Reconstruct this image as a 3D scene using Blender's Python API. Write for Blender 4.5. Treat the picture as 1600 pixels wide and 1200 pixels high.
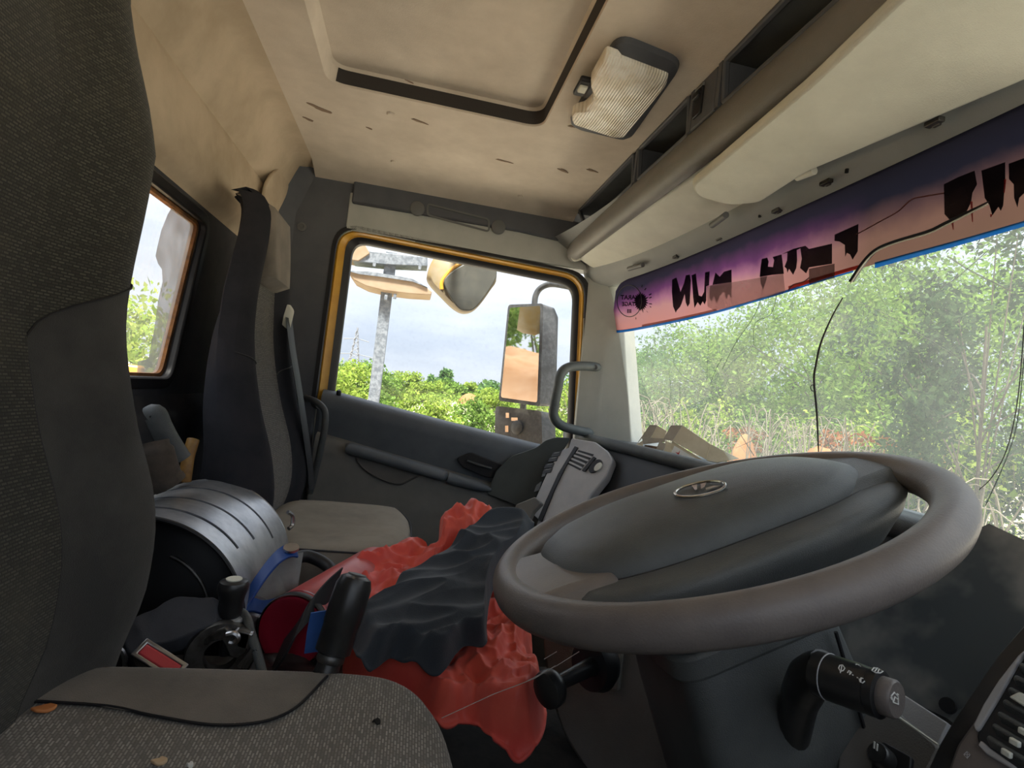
import bpy, bmesh, math, random
import numpy as np
from mathutils import Vector, Matrix, noise

for o in list(bpy.data.objects):
    bpy.data.objects.remove(o, do_unlink=True)
scene = bpy.context.scene
C = scene.collection
R = math.radians
PI = math.pi

# ------------------------------------------------------------------ camera
# metres; x = towards the front of the truck, y = towards the passenger door, z = up; the camera is the origin
FPX = 850.0
ROLL = R(7.0)
yc = Vector((642 - 800, 0, FPX)).normalized()
hh = Vector((math.cos(ROLL), math.sin(ROLL), 0))
xc = (hh - hh.dot(yc) * yc).normalized()
zc = xc.cross(yc)
cam_right = Vector((xc[0], yc[0], zc[0]))
cam_down = Vector((xc[1], yc[1], zc[1]))
cam_fwd = Vector((xc[2], yc[2], zc[2]))
cd = bpy.data.cameras.new('camera')
cam = bpy.data.objects.new('camera', cd)
C.objects.link(cam)
cam.matrix_world = Matrix((
    (cam_right[0], -cam_down[0], -cam_fwd[0], 0),
    (cam_right[1], -cam_down[1], -cam_fwd[1], 0),
    (cam_right[2], -cam_down[2], -cam_fwd[2], 0),
    (0, 0, 0, 1)))
cd.sensor_fit = 'HORIZONTAL'
cd.sensor_width = 36.0
cd.lens = FPX / 1600 * 36.0
cd.clip_start = 0.02
cd.clip_end = 2000
scene.camera = cam

# ------------------------------------------------------------------ sky, sun, exposure
scene.view_settings.view_transform = 'Standard'
scene.view_settings.look = 'None'
scene.view_settings.gamma = 1.0
scene.view_settings.use_curve_mapping = False
scene.view_settings.exposure = 1.25

world = bpy.data.worlds.new('overcast_sky')
scene.world = world
world.use_nodes = True
wn, wl = world.node_tree.nodes, world.node_tree.links
wn.clear()
w_out = wn.new('ShaderNodeOutputWorld')
w_bg = wn.new('ShaderNodeBackground')
w_tc = wn.new('ShaderNodeTexCoord')
w_sep = wn.new('ShaderNodeSeparateXYZ')
w_map = wn.new('ShaderNodeMapping')
w_map.inputs['Scale'].default_value = (1.0, 1.0, 3.2)
w_noise = wn.new('ShaderNodeTexNoise')
w_noise.inputs['Scale'].default_value = 2.6
w_noise.inputs['Detail'].default_value = 5.0
w_noise.inputs['Roughness'].default_value = 0.55
w_cl = wn.new('ShaderNodeValToRGB')
w_cl.color_ramp.elements[0].position = 0.36
w_cl.color_ramp.elements[0].color = (0.56, 0.63, 0.75, 1)
w_cl.color_ramp.elements[1].position = 0.60
w_cl.color_ramp.elements[1].color = (0.76, 0.81, 0.90, 1)
w_h = wn.new('ShaderNodeMapRange')          # overcast sky: brighter towards the zenith
w_h.inputs['From Min'].default_value = 0.0
w_h.inputs['From Max'].default_value = 1.0
w_h.inputs['To Min'].default_value = 0.50
w_h.inputs['To Max'].default_value = 1.50
w_mul = wn.new('ShaderNodeVectorMath')
w_mul.operation = 'SCALE'
wl.new(w_tc.outputs['Generated'], w_map.inputs['Vector'])
wl.new(w_map.outputs['Vector'], w_noise.inputs['Vector'])
wl.new(w_noise.outputs['Fac'], w_cl.inputs['Fac'])
wl.new(w_tc.outputs['Generated'], w_sep.inputs['Vector'])
wl.new(w_sep.outputs['Z'], w_h.inputs['Value'])
wl.new(w_cl.outputs['Color'], w_mul.inputs[0])
wl.new(w_h.outputs['Result'], w_mul.inputs['Scale'])
wl.new(w_mul.outputs['Vector'], w_bg.inputs['Color'])
w_bg.inputs['Strength'].default_value = 1.0
wl.new(w_bg.outputs['Background'], w_out.inputs['Surface'])

sd = bpy.data.lights.new('sun', 'SUN')
sd.energy = 10.5
sd.angle = R(10)
sd.color = (1.0, 0.95, 0.86)
sun = bpy.data.objects.new('sun', sd)
C.objects.link(sun)
sun.rotation_euler = Vector((0.16, 0.42, -0.95)).to_track_quat('-Z', 'Y').to_euler()   # high, from the driver's side


# ------------------------------------------------------------------ helpers
def ray(px, py):
    """direction through pixel (px,py) of the 1600x1200 photograph"""
    c = Vector((px - 800, py - 600, FPX))
    return Vector((xc.dot(c), yc.dot(c), zc.dot(c)))


def aty(px, py, y):
    d = ray(px, py)
    return d * (y / d.y)


def atx(px, py, x):
    d = ray(px, py)
    return d * (x / d.x)


def atz(px, py, z):
    d = ray(px, py)
    return d * (z / d.z)


def atp(px, py, p, n):
    d = ray(px, py)
    n = Vector(n)
    return d * (Vector(p).dot(n) / d.dot(n))


MATS = {}


def nt(name):
    m = bpy.data.materials.new(name)
    m.use_nodes = True
    n, l = m.node_tree.nodes, m.node_tree.links
    n.clear()
    out = n.new('ShaderNodeOutputMaterial')
    return m, n, l, out


def mat(name, col, rough=0.6, metal=0.0, col2=None, scale=8.0, mix_lo=0.35, mix_hi=0.65, bump=0.0, bscale=200.0,
        spec=0.5, coat=0.0, stretch=None, detail=6.0, sheen=0.0):
    """principled surface: two tones mixed by noise (wear, dust, stains) plus fine relief"""
    if name in MATS:
        return MATS[name]
    m, n, l, out = nt(name)
    b = n.new('ShaderNodeBsdfPrincipled')
    b.inputs['Roughness'].default_value = rough
    b.inputs['Metallic'].default_value = metal
    b.inputs['Specular IOR Level'].default_value = spec
    b.inputs['Coat Weight'].default_value = coat
    if sheen:
        b.inputs['Sheen Weight'].default_value = sheen
        b.inputs['Sheen Roughness'].default_value = 0.6
    l.new(b.outputs['BSDF'], out.inputs['Surface'])
    tc = n.new('ShaderNodeTexCoord')
    vec = tc.outputs['Object']
    if stretch:
        mp = n.new('ShaderNodeMapping')
        mp.inputs['Scale'].default_value = stretch
        l.new(vec, mp.inputs['Vector'])
        vec = mp.outputs['Vector']
    if col2 is None:
        b.inputs['Base Color'].default_value = (*col, 1)
    else:
        nz = n.new('ShaderNodeTexNoise')
        nz.inputs['Scale'].default_value = scale
        nz.inputs['Detail'].default_value = detail
        nz.inputs['Roughness'].default_value = 0.62
        l.new(vec, nz.inputs['Vector'])
        rp = n.new('ShaderNodeValToRGB')
        rp.color_ramp.elements[0].position = mix_lo
        rp.color_ramp.elements[0].color = (*col, 1)
        rp.color_ramp.elements[1].position = mix_hi
        rp.color_ramp.elements[1].color = (*col2, 1)
        l.new(nz.outputs['Fac'], rp.inputs['Fac'])
        l.new(rp.outputs['Color'], b.inputs['Base Color'])
    if bump:
        bz = n.new('ShaderNodeTexNoise')
        bz.inputs['Scale'].default_value = bscale
        bz.inputs['Detail'].default_value = 3.0
        l.new(tc.outputs['Object'], bz.inputs['Vector'])
        bp = n.new('ShaderNodeBump')
        bp.inputs['Strength'].default_value = bump
        bp.inputs['Distance'].default_value = 0.002
        l.new(bz.outputs['Fac'], bp.inputs['Height'])
        l.new(bp.outputs['Normal'], b.inputs['Normal'])
    MATS[name] = m
    return m


class MB:
    """collects polygons and links them as ONE mesh object"""

    def __init__(self):
        self.v, self.f = [], []

    def add(self, vs, fs):
        k = len(self.v)
        self.v += [Vector(p) for p in vs]
        self.f += [tuple(i + k for i in f) for f in fs]
        return self

    def box(self, c, s, rot=None):
        c = Vector(c)
        vs = []
        for dx in (-.5, .5):
            for dy in (-.5, .5):
                for dz in (-.5, .5):
                    p = Vector((dx * s[0], dy * s[1], dz * s[2]))
                    if rot is not None:
                        p = rot @ p
                    vs.append(c + p)
        return self.add(vs, [(0, 1, 3, 2), (4, 6, 7, 5), (0, 4, 5, 1), (2, 3, 7, 6), (0, 2, 6, 4), (1, 5, 7, 3)])

    def prism(self, pts, off):
        """closed polygon pts swept by the vector off"""
        n = len(pts)
        pts = [Vector(p) for p in pts]
        off = Vector(off)
        vs = pts + [p + off for p in pts]
        fs = [tuple(range(n - 1, -1, -1)), tuple(range(n, 2 * n))]
        fs += [(i, (i + 1) % n, (i + 1) % n + n, i + n) for i in range(n)]
        return self.add(vs, fs)

    def loft(self, rings, closed=True, cap=True):
        n = len(rings[0])
        vs = [p for r in rings for p in r]
        fs = []
        for a in range(len(rings) - 1):
            for i in range(n if closed else n - 1):
                j = (i + 1) % n
                fs.append((a * n + i, a * n + j, (a + 1) * n + j, (a + 1) * n + i))
        if cap and closed:
            fs.append(tuple(range(n - 1, -1, -1)))
            fs.append(tuple((len(rings) - 1) * n + i for i in range(n)))
        return self.add(vs, fs)

    def tube(self, pts, r, seg=10, cap=True, flat=1.0, up=None):
        pts = [Vector(p) for p in pts]
        rr = r if isinstance(r, (list, tuple)) else [r] * len(pts)
        rings = []
        u = None
        for i, p in enumerate(pts):
            t = (pts[min(i + 1, len(pts) - 1)] - pts[max(i - 1, 0)]).normalized()
            if u is None:
                u = Vector(up) if up else (Vector((0, 0, 1)) if abs(t.z) < .9 else Vector((1, 0, 0)))
            u = (u - u.dot(t) * t).normalized()
            w = t.cross(u)
            rings.append([p + rr[i] * (math.cos(a) * u * flat + math.sin(a) * w) for a in
                          [2 * PI * k / seg for k in range(seg)]])
        return self.loft(rings, True, cap)

    def lathe(self, prof, o, axis, seg=24, ref=None, cap=True):
        """prof = [(radius, height)] about axis through o"""
        ax = Vector(axis).normalized()
        u = Vector(ref) if ref else (Vector((0, 0, 1)) if abs(ax.z) < .9 else Vector((1, 0, 0)))
        u = (u - u.dot(ax) * ax).normalized()
        w = ax.cross(u)
        o = Vector(o)
        rings = [[o + ax * h + max(r, 1e-5) * (math.cos(a) * u + math.sin(a) * w) for a in
                  [2 * PI * k / seg for k in range(seg)]] for r, h in prof]
        return self.loft(rings, True, cap)

    def grid(self, fn, nu, nv):
        vs = [fn(i / nu, j / nv) for i in range(nu + 1) for j in range(nv + 1)]
        fs = [(i * (nv + 1) + j, (i + 1) * (nv + 1) + j, (i + 1) * (nv + 1) + j + 1, i * (nv + 1) + j + 1)
              for i in range(nu) for j in range(nv)]
        return self.add(vs, fs)

    def ring(self, A, B, off):
        """flat frame between closed outlines A (outer) and B (inner), swept by off"""
        n = len(A)
        A = [Vector(p) for p in A]
        B = [Vector(p) for p in B]
        off = Vector(off)
        vs = A + B + [p + off for p in A] + [p + off for p in B]
        fs = []
        for i in range(n):
            j = (i + 1) % n
            fs += [(i, j, n + j, n + i), (2 * n + i, 3 * n + i, 3 * n + j, 2 * n + j),
                   (i, 2 * n + i, 2 * n + j, j), (n + i, n + j, 3 * n + j, 3 * n + i)]
        return self.add(vs, fs)

    def build(self, name, m, parent=None, smooth=True, bevel=0.0, seg=2, subsurf=0, solid=0.0, angle=40, origin=None):
        pw = parent_world(parent) if parent is not None else None
        if pw is not None:
            o0 = pw
        elif origin is not None:
            o0 = Vector(origin)
        else:
            lo = [min(p[k] for p in self.v) for k in range(3)]
            hi = [max(p[k] for p in self.v) for k in range(3)]
            o0 = Vector(((lo[0] + hi[0]) / 2, (lo[1] + hi[1]) / 2, lo[2]))
        me = bpy.data.meshes.new(name)
        me.from_pydata([tuple(p - o0) for p in self.v], [], self.f)
        bm = bmesh.new()
        bm.from_mesh(me)
        bmesh.ops.recalc_face_normals(bm, faces=bm.faces)
        bm.to_mesh(me)
        bm.free()
        if smooth:
            me.polygons.foreach_set('use_smooth', [True] * len(me.polygons))
            if not subsurf:
                me.set_sharp_from_angle(angle=R(angle))
        me.materials.append(m)
        o = bpy.data.objects.new(name, me)
        C.objects.link(o)
        if parent is not None:
            o.parent = parent
        else:
            o.location = o0
        WORLD[o.name] = o0
        if solid:
            s = o.modifiers.new('solid', 'SOLIDIFY')
            s.thickness = solid
            s.offset = -1
        if bevel:
            b = o.modifiers.new('bevel', 'BEVEL')
            b.width = bevel
            b.segments = seg
            b.limit_method = 'ANGLE'
            b.angle_limit = R(35)
            b.harden_normals = False
        if subsurf:
            s = o.modifiers.new('sub', 'SUBSURF')
            s.levels = s.render_levels = subsurf
        return o


WORLD = {}


def parent_world(p):
    return WORLD[p.name]


def thing(name, label, cat, loc, group=None, kind=None):
    o = bpy.data.objects.new(name, None)
    o.empty_display_size = 0.05
    C.objects.link(o)
    o.location = loc
    WORLD[o.name] = Vector(loc)
    o['label'] = label
    o['category'] = cat
    if group:
        o['group'] = group
    if kind:
        o['kind'] = kind
    return o


def tag(o, label, cat, group=None, kind=None):
    o['label'] = label
    o['category'] = cat
    if group:
        o['group'] = group
    if kind:
        o['kind'] = kind
    return o


def struct(o, label, cat):
    return tag(o, label, cat, kind='structure')


def spline(pts, n=10, closed=False):
    """Catmull-Rom through pts"""
    pts = [Vector(p) for p in pts]
    N = len(pts)
    out = []
    for i in range(N if closed else N - 1):
        if closed:
            a, b, c, d = pts[(i - 1) % N], pts[i], pts[(i + 1) % N], pts[(i + 2) % N]
        else:
            a, b, c, d = pts[max(i - 1, 0)], pts[i], pts[i + 1], pts[min(i + 2, N - 1)]
        for k in range(n):
            t = k / n
            out.append(0.5 * ((2 * b) + (c - a) * t + (2 * a - 5 * b + 4 * c - d) * t * t + (3 * b - a - 3 * c + d) * t ** 3))
    if not closed:
        out.append(pts[-1])
    return out


def rrect(corners, r, seg=6):
    """round the corners of a polygon (list of Vectors); r = number or list"""
    n = len(corners)
    out = []
    for i in range(n):
        p, a, b = Vector(corners[i]), Vector(corners[i - 1]), Vector(corners[(i + 1) % n])
        ri = r[i] if isinstance(r, (list, tuple)) else r
        u, v = (a - p), (b - p)
        ri = min(ri, u.length * .49, v.length * .49)
        s, e = p + u.normalized() * ri, p + v.normalized() * ri
        for k in range(seg + 1):
            t = k / seg
            out.append(s * (1 - t) ** 2 + p * 2 * t * (1 - t) + e * t * t)
    return out


def inset(poly, d):
    """inset a (roughly planar, convex) closed outline towards its centroid edge by edge"""
    n = len(poly)
    c = sum((Vector(p) for p in poly), Vector()) / n
    nrm = Vector()
    for i in range(n):
        nrm += (poly[i] - c).cross(poly[(i + 1) % n] - c)
    nrm.normalize()
    out = []
    for i in range(n):
        t = (poly[(i + 1) % n] - poly[i - 1]).normalized()
        out.append(poly[i] + nrm.cross(t) * d)
    return out

# ------------------------------------------------------------------ materials of the cab
M_head = mat('headliner_cloth', (0.55, 0.485, 0.405), 0.95, col2=(0.70, 0.625, 0.53), scale=7, mix_lo=.3, mix_hi=.7, bump=.25, bscale=420, spec=.1)
M_smear = mat('brown_smear', (0.25, 0.18, 0.135), 0.9, spec=.1)
M_rear = mat('rear_wall_vinyl', (0.36, 0.29, 0.205), 0.85, col2=(0.52, 0.43, 0.32), scale=5, mix_lo=.32, mix_hi=.66, bump=.12, bscale=260, spec=.15)
M_trim = mat('grey_trim_plastic', (0.080, 0.086, 0.100), 0.62, col2=(0.108, 0.115, 0.130), scale=6, bump=.25, bscale=600, spec=.35)
M_pillar = mat('pale_pillar_plastic', (0.420, 0.440, 0.412), 0.6, col2=(0.518, 0.532, 0.497), scale=4, bump=.2, bscale=600, spec=.3)
M_visor = mat('visor_vinyl', (0.64, 0.64, 0.56), 0.8, col2=(0.74, 0.74, 0.65), scale=9, bump=.3, bscale=700, spec=.2)
M_door = mat('dark_door_plastic', (0.096, 0.112, 0.130), 0.55, col2=(0.136, 0.152, 0.170), scale=7, bump=.3, bscale=700, spec=.4)
M_door2 = mat('mid_door_plastic', (0.168, 0.168, 0.161), 0.6, col2=(0.217, 0.210, 0.196), scale=7, bump=.3, bscale=700, spec=.35)
M_dash = mat('dash_plastic', (0.063, 0.070, 0.073), 0.55, col2=(0.105, 0.112, 0.112), scale=10, bump=.3, bscale=700, spec=.4)
M_dashgrey = mat('dash_grey_plastic', (0.377, 0.377, 0.390), 0.5, col2=(0.468, 0.461, 0.461), scale=10, bump=.15, bscale=600, spec=.4)
M_lower = mat('lower_dash_plastic', (0.13, 0.125, 0.115), 0.65, col2=(0.17, 0.16, 0.15), scale=8, bump=.3, bscale=600, spec=.3)
M_black = mat('black_rubber', (0.012, 0.012, 0.014), 0.5, spec=.4)
M_yellow = mat('yellow_paint', (0.62, 0.34, 0.03), 0.35, col2=(0.50, 0.25, 0.025), scale=12, spec=.5)
M_rust = mat('rusty_edge', (0.30, 0.13, 0.04), 0.8, col2=(0.12, 0.055, 0.025), scale=40)
M_dark = mat('dark_floor_mat', (0.016, 0.016, 0.016), 0.9, col2=(0.035, 0.032, 0.028), scale=14, bump=.4, bscale=150, spec=.2)
M_cap = mat('cap_plastic', (0.13, 0.135, 0.135), 0.5, spec=.4)
M_metal = mat('bare_metal', (0.52, 0.52, 0.54), 0.32, 1.0, col2=(0.36, 0.36, 0.37), scale=18)
M_metal_dark = mat('dirty_metal', (0.15, 0.145, 0.14), 0.45, 0.8, col2=(0.05, 0.045, 0.04), scale=30)


def glass_mat(name, tint, dust, dust_col, scale, thr):
    """thin clear pane with a film of dust: sees through, reflects a little, dust scatters daylight"""
    m, n, l, out = nt(name)
    tr = n.new('ShaderNodeBsdfTransparent')
    tr.inputs['Color'].default_value = (*tint, 1)
    gl = n.new('ShaderNodeBsdfGlossy')
    gl.inputs['Roughness'].default_value = 0.03
    lw = n.new('ShaderNodeLayerWeight')
    lw.inputs['Blend'].default_value = .5
    pw = n.new('ShaderNodeMath')
    pw.operation = 'POWER'
    pw.inputs[1].default_value = 5.0
    l.new(lw.outputs['Facing'], pw.inputs[0])
    fr = n.new('ShaderNodeMapRange')
    fr.inputs['To Min'].default_value = .03
    fr.inputs['To Max'].default_value = .6
    l.new(pw.outputs['Value'], fr.inputs['Value'])
    mx = n.new('ShaderNodeMixShader')
    l.new(fr.outputs['Result'], mx.inputs['Fac'])
    l.new(tr.outputs['BSDF'], mx.inputs[1])
    l.new(gl.outputs['BSDF'], mx.inputs[2])
    du = n.new('ShaderNodeBsdfTranslucent')
    du.inputs['Color'].default_value = (*dust_col, 1)
    tc = n.new('ShaderNodeTexCoord')
    nz = n.new('ShaderNodeTexNoise')
    nz.inputs['Scale'].default_value = scale
    nz.inputs['Detail'].default_value = 8
    nz.inputs['Roughness'].default_value = .7
    l.new(tc.outputs['Object'], nz.inputs['Vector'])
    mr = n.new('ShaderNodeMapRange')
    mr.inputs['From Min'].default_value = thr[0]
    mr.inputs['From Max'].default_value = thr[1]
    mr.inputs['To Min'].default_value = dust[0]
    mr.inputs['To Max'].default_value = dust[1]
    l.new(nz.outputs['Fac'], mr.inputs['Value'])
    m2 = n.new('ShaderNodeMixShader')
    l.new(mr.outputs['Result'], m2.inputs['Fac'])
    l.new(mx.outputs['Shader'], m2.inputs[1])
    l.new(du.outputs['BSDF'], m2.inputs[2])
    l.new(m2.outputs['Shader'], out.inputs['Surface'])
    MATS[name] = m
    return m


G_wind = glass_mat('windscreen_glass', (.93, .97, .95), (.20, .34), (.40, .44, .42), 5, (.35, .7))
G_side = glass_mat('side_glass', (.95, .97, .97), (.03, .10), (.36, .40, .45), 60, (.5, .75))
G_rear = glass_mat('rear_glass', (.93, .95, .94), (.12, .3), (.45, .46, .45), 14, (.4, .7))

# ------------------------------------------------------------------ the cab shell
YL = 1.85      # inner face of the passenger side
YR = -0.16     # inner face of the driver's side
ZC = 0.655     # headliner
ZF = -0.95     # cab floor

# headliner with the recessed roof-hatch panel
hx0, hx1, hy0, hy1 = -0.27, 0.235, 0.30, 1.29
b = MB()
outer = [Vector((-0.385, YR, ZC)), Vector((0.484, YR, ZC)), Vector((0.484, YL - .12, ZC)), Vector((-0.385, YL - .12, ZC))]


def rect_loop(x0, x1, y0, y1, z, r, seg=8):
    return rrect([Vector((x0, y0, z)), Vector((x1, y0, z)), Vector((x1, y1, z)), Vector((x0, y1, z))], r, seg)


rings = []
inner0 = rect_loop(hx0, hx1, hy0, hy1, ZC, .045)
nn = len(inner0)
# outer loop with as many points as the inner one (each corner repeated along its sides)
ol = []
for i, p in enumerate(inner0):
    k = i // (nn // 4)
    ol.append(outer[k].copy())
rings = [ol, inner0,
         rect_loop(hx0 + .002, hx1 - .002, hy0 + .002, hy1 - .002, ZC + .003, .043),
         rect_loop(hx0 + .006, hx1 - .006, hy0 + .006, hy1 - .006, ZC + .034, .040),
         rect_loop(hx0 + .012, hx1 - .012, hy0 + .012, hy1 - .012, ZC + .040, .036)]
b.loft(rings, True, False)
b.add(rings[-1], [tuple(range(nn))])
b.loft([[Vector((x, YL - .12, ZC)), Vector((x, YL - .085, ZC - .002)), Vector((x, YL - .05, ZC - .010)), Vector((x, YL - .012, ZC - .024)), Vector((x, YL + .02, ZC - .03))] for x in (-.385, 0, .484)], closed=False)
b.prism([p + Vector((0, 0, .05)) for p in [Vector((-.6, YR - .1, ZC)), Vector((.75, YR - .1, ZC)), Vector((.75, YL + .12, ZC)), Vector((-.6, YL + .12, ZC))]], (0, 0, .03))
ceiling = struct(b.build('ceiling', M_head), 'dirty beige cloth headliner with a recessed roof hatch panel', 'ceiling')
sl = rect_loop(hx0 + .0025, hx1 - .0025, hy0 + .0025, hy1 - .0025, ZC + .004, .043)
sh_ = rect_loop(hx0 + .0065, hx1 - .0065, hy0 + .0065, hy1 - .0065, ZC + .034, .040)
k0_, k1_ = nn // 4 + 2, nn - nn // 4 + 4
MB().loft([[a_, b_] for a_, b_ in zip(sl[k0_:k1_], sh_[k0_:k1_])], closed=False).build('hatch_edge_shade', mat('step_shade', (.035, .03, .027), .8), ceiling)  # dark strip: shade of the front and far step faces, put into colour
# small plugs and brown smears on the headliner
for (px, py, rr_) in ((611, 178, .010), (615, 252, .008), (813, 306, .009), (505, 255, .012)):
    p = atz(px, py, ZC)
    MB().lathe([(rr_, 0.002), (rr_, -.002), (rr_ * .8, -.004), (0.0001, -.0042)], p, (0, 0, 1), 14).build('plug_button', M_head, ceiling)
for (px, py, w, h, a) in ((500, 170, .045, .012, .5), (482, 187, .02, .008, .6), (655, 190, .03, .007, .3), (787, 252, .035, .006, .1),
                          (880, 267, .025, .01, .4), (925, 267, .025, .008, .2), (893, 198, .012, .006, 0), (577, 201, .012, .005, .5), (640, 128, .014, .004, .4)):
    p = atz(px, py, ZC - .0015)
    pts = []
    for k in range(14):
        t = 2 * PI * k / 14
        rr_ = 1 + .18 * math.sin(3 * t + px) + .12 * math.sin(5 * t)
        x, y = math.cos(t) * w * rr_ * .7, math.sin(t) * h * rr_ * .6
        pts.append(p + Vector((x * math.cos(a) - y * math.sin(a), x * math.sin(a) + y * math.cos(a), 0)))
    MB().prism(pts, (0, 0, .001)).build('smear', M_smear, ceiling)

# rear wall: profile extruded across the cab, with the rear window opening
prof_up = [(-.385, ZC), (-.405, .652), (-.428, .640), (-.436, .62), (-.468, .535), (-.482, .518), (-.474, .50), (-.470, .375), (-.482, .358), (-.497, .345), (-.500, .335)]
prof_lo = [(-.500, -.085), (-.496, -.10), (-.485, -.115), (-.485, -.18), (-.51, -.22), (-.52, ZF)]
RY0, RY1 = YR - .05, YL + .03
b = MB()
b.loft([[Vector((x, RY0, z)), Vector((x, RY1, z))] for x, z in prof_up], closed=False)
wall_rear = struct(b.build('wall_rear', M_rear, angle=60), 'tan vinyl rear wall of the cab with horizontal creases', 'wall')
b = MB()
b.loft([[Vector((x, RY0, z)), Vector((x, RY1, z))] for x, z in prof_lo], closed=False)
wo = [Vector((-.5, RY0, -.085)), Vector((-.5, RY1, -.085)), Vector((-.5, RY1, .335)), Vector((-.5, RY0, .335))]
wi = rrect([Vector((-.5, .50, -.052)), Vector((-.5, 1.262, -.052)), Vector((-.5, 1.345, .306)), Vector((-.5, .50, .306))], .03, 6)
m_ = len(wi) // 4
b.loft([[wo[i // m_].copy() for i in range(len(wi))], wi, [p + Vector((-.03, 0, 0)) for p in wi]], True, False)
b.build('lower_wall', mat('dark_lower_wall', (.040, .042, .050), .8, col2=(.065, .064, .066), scale=9, bump=.3, bscale=300, spec=.2), wall_rear, angle=60)  # lower wall around the window, in a darker tone than the vinyl above

# raised rounded cover at the corner of the rear wall
pts = [aty(px, py, 1.0) for px, py in ()]
cov = spline([atx(px, py, -.463) for px, py in ((405, 345), (412, 285), (436, 258), (447, 268), (444, 300), (430, 330), (418, 344))], 6, True)
MB().prism(cov, (.010, 0, 0)).build('cover_flap', M_rear, wall_rear, bevel=.004)
# rear window: rubber, rusty edge, pane, torn film
win3 = struct(thing('window_3', 'small rear window with torn grey film and a rusty edge', 'window', (-.5, .93, -.05)), 'small rear window with torn grey film and a rusty edge', 'window')
seal_o = inset(wi, -.020)
MB().ring([p + Vector((.006, 0, 0)) for p in seal_o], [p + Vector((.006, 0, 0)) for p in inset(wi, .004)], (-.016, 0, 0)).build('rubber_seal', M_black, win3, bevel=.004)
MB().ring([p + Vector((-.012, 0, 0)) for p in inset(wi, .000)], [p + Vector((-.012, 0, 0)) for p in inset(wi, .010)], (-.012, 0, 0)).build('rusty_rim', M_rust, win3)
MB().add([p + Vector((-.022, 0, 0)) for p in wi], [tuple(range(len(wi)))]).build('pane', G_rear, win3)


def film_mat(name, col, alpha):
    m, n, l, out = nt(name)
    tr = n.new('ShaderNodeBsdfTransparent')
    t2 = n.new('ShaderNodeBsdfTranslucent')
    t2.inputs['Color'].default_value = (*col, 1)
    d2 = n.new('ShaderNodeBsdfDiffuse')
    d2.inputs['Color'].default_value = (*col, 1)
    tc = n.new('ShaderNodeTexCoord')
    nz = n.new('ShaderNodeTexNoise')
    nz.inputs['Scale'].default_value = 18
    nz.inputs['Detail'].default_value = 8
    l.new(tc.outputs['Object'], nz.inputs['Vector'])
    mr = n.new('ShaderNodeMapRange')
    mr.inputs['From Min'].default_value = .35
    mr.inputs['From Max'].default_value = .7
    mr.inputs['To Min'].default_value = alpha[0]
    mr.inputs['To Max'].default_value = alpha[1]
    l.new(nz.outputs['Fac'], mr.inputs['Value'])
    a = n.new('ShaderNodeMixShader')
    a.inputs['Fac'].default_value = .25
    l.new(t2.outputs['BSDF'], a.inputs[1])
    l.new(d2.outputs['BSDF'], a.inputs[2])
    s = n.new('ShaderNodeMixShader')
    l.new(mr.outputs['Result'], s.inputs['Fac'])
    l.new(tr.outputs['BSDF'], s.inputs[1])
    l.new(a.outputs['Shader'], s.inputs[2])
    l.new(s.outputs['Shader'], out.inputs['Surface'])
    MATS[name] = m
    return m


F_film = film_mat('torn_window_film', (.20, .207, .215), (.72, .9))
fp = [(272, 318), (262, 335), (252, 360), (246, 385), (243, 400), (247, 412), (253, 421), (254, 440), (247, 470), (240, 520), (232, 560), (215, 565), (213, 596), (260, 596), (310, 420), (313, 350), (300, 335)]
MB().add([atx(px, py, -.519) for px, py in fp], [tuple(range(len(fp)))]).build('torn_film', F_film, win3)

# passenger side wall around the door opening
DX0, DX1, DZ1 = -.292, .585, .492     # door opening
b = MB()
b.prism([Vector((-.53, YL, ZF)), Vector((DX0 + .01, YL, ZF)), Vector((DX0, YL, -.05)), Vector((DX0 - .005, YL, .44)), Vector((DX0 + .035, YL, DZ1)), Vector((DX0 + .035, YL, ZC + .02)), Vector((-.53, YL, ZC + .02))], (0, .03, 0))
wall_left = struct(b.build('wall_left', M_trim, bevel=.008), 'dark grey door pillar trim behind the passenger door', 'wall')
bp = aty(472, 355, YL)
MB().lathe([(.014, 0), (.014, -.006), (.008, -.007), (.008, -.003), (.0001, -.003)], bp, (0, 1, 0), 16).build('bolt_cover', M_cap, wall_left)
# soft corner filler between rear wall and pillar
b = MB()
b.loft([[Vector((-.49 + .09 * (1 - math.cos(a)), 1.77 + .085 * math.sin(a), z)) for a in [PI / 2 * k / 8 for k in range(9)]] for z in (ZF, -.2, .3, .5)] +
       [[Vector((-.43 + .08 * (1 - math.cos(a)), 1.78 + .075 * math.sin(a), ZC)) for a in [PI / 2 * k / 8 for k in range(9)]]], closed=False)
struct(b.build('trim_5', M_trim), 'dark rounded corner trim between rear wall and passenger door pillar', 'trim')

# header above the passenger door: band with two round caps and a recess
b = MB()
hp = [aty(px, py, YL - .005) for px, py in ((553, 288), (880, 376), (882, 397), (549, 324))]
ht = [Vector((DX0 + .03, YL - .02, ZC + .01)), Vector((.50, YL - .02, ZC + .01))]
b.prism([Vector((DX0 + .03, YL - .016, ZC - .018)), Vector((.52, YL - .016, ZC - .018)), Vector((.52, YL - .016, .556)), Vector((.30, YL - .016, .567)), Vector((DX0 + .03, YL - .016, .563))], (0, .03, 0))
trim1 = struct(b.build('trim_1', M_trim, bevel=.006), 'dark grey header band above the passenger window with round caps', 'trim')
for px, py in ((652, 326), (779, 355)):
    MB().lathe([(.024, .002), (.024, -.003), (.021, -.005), (.0001, -.005)], aty(px, py, YL - .016), (0, 1, 0), 24).build('round_cap', M_cap, trim1)
rc = rrect([aty(px, py, YL - .0165) for px, py in ((668, 319), (764, 343), (764, 362), (668, 336))], .012)
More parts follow.
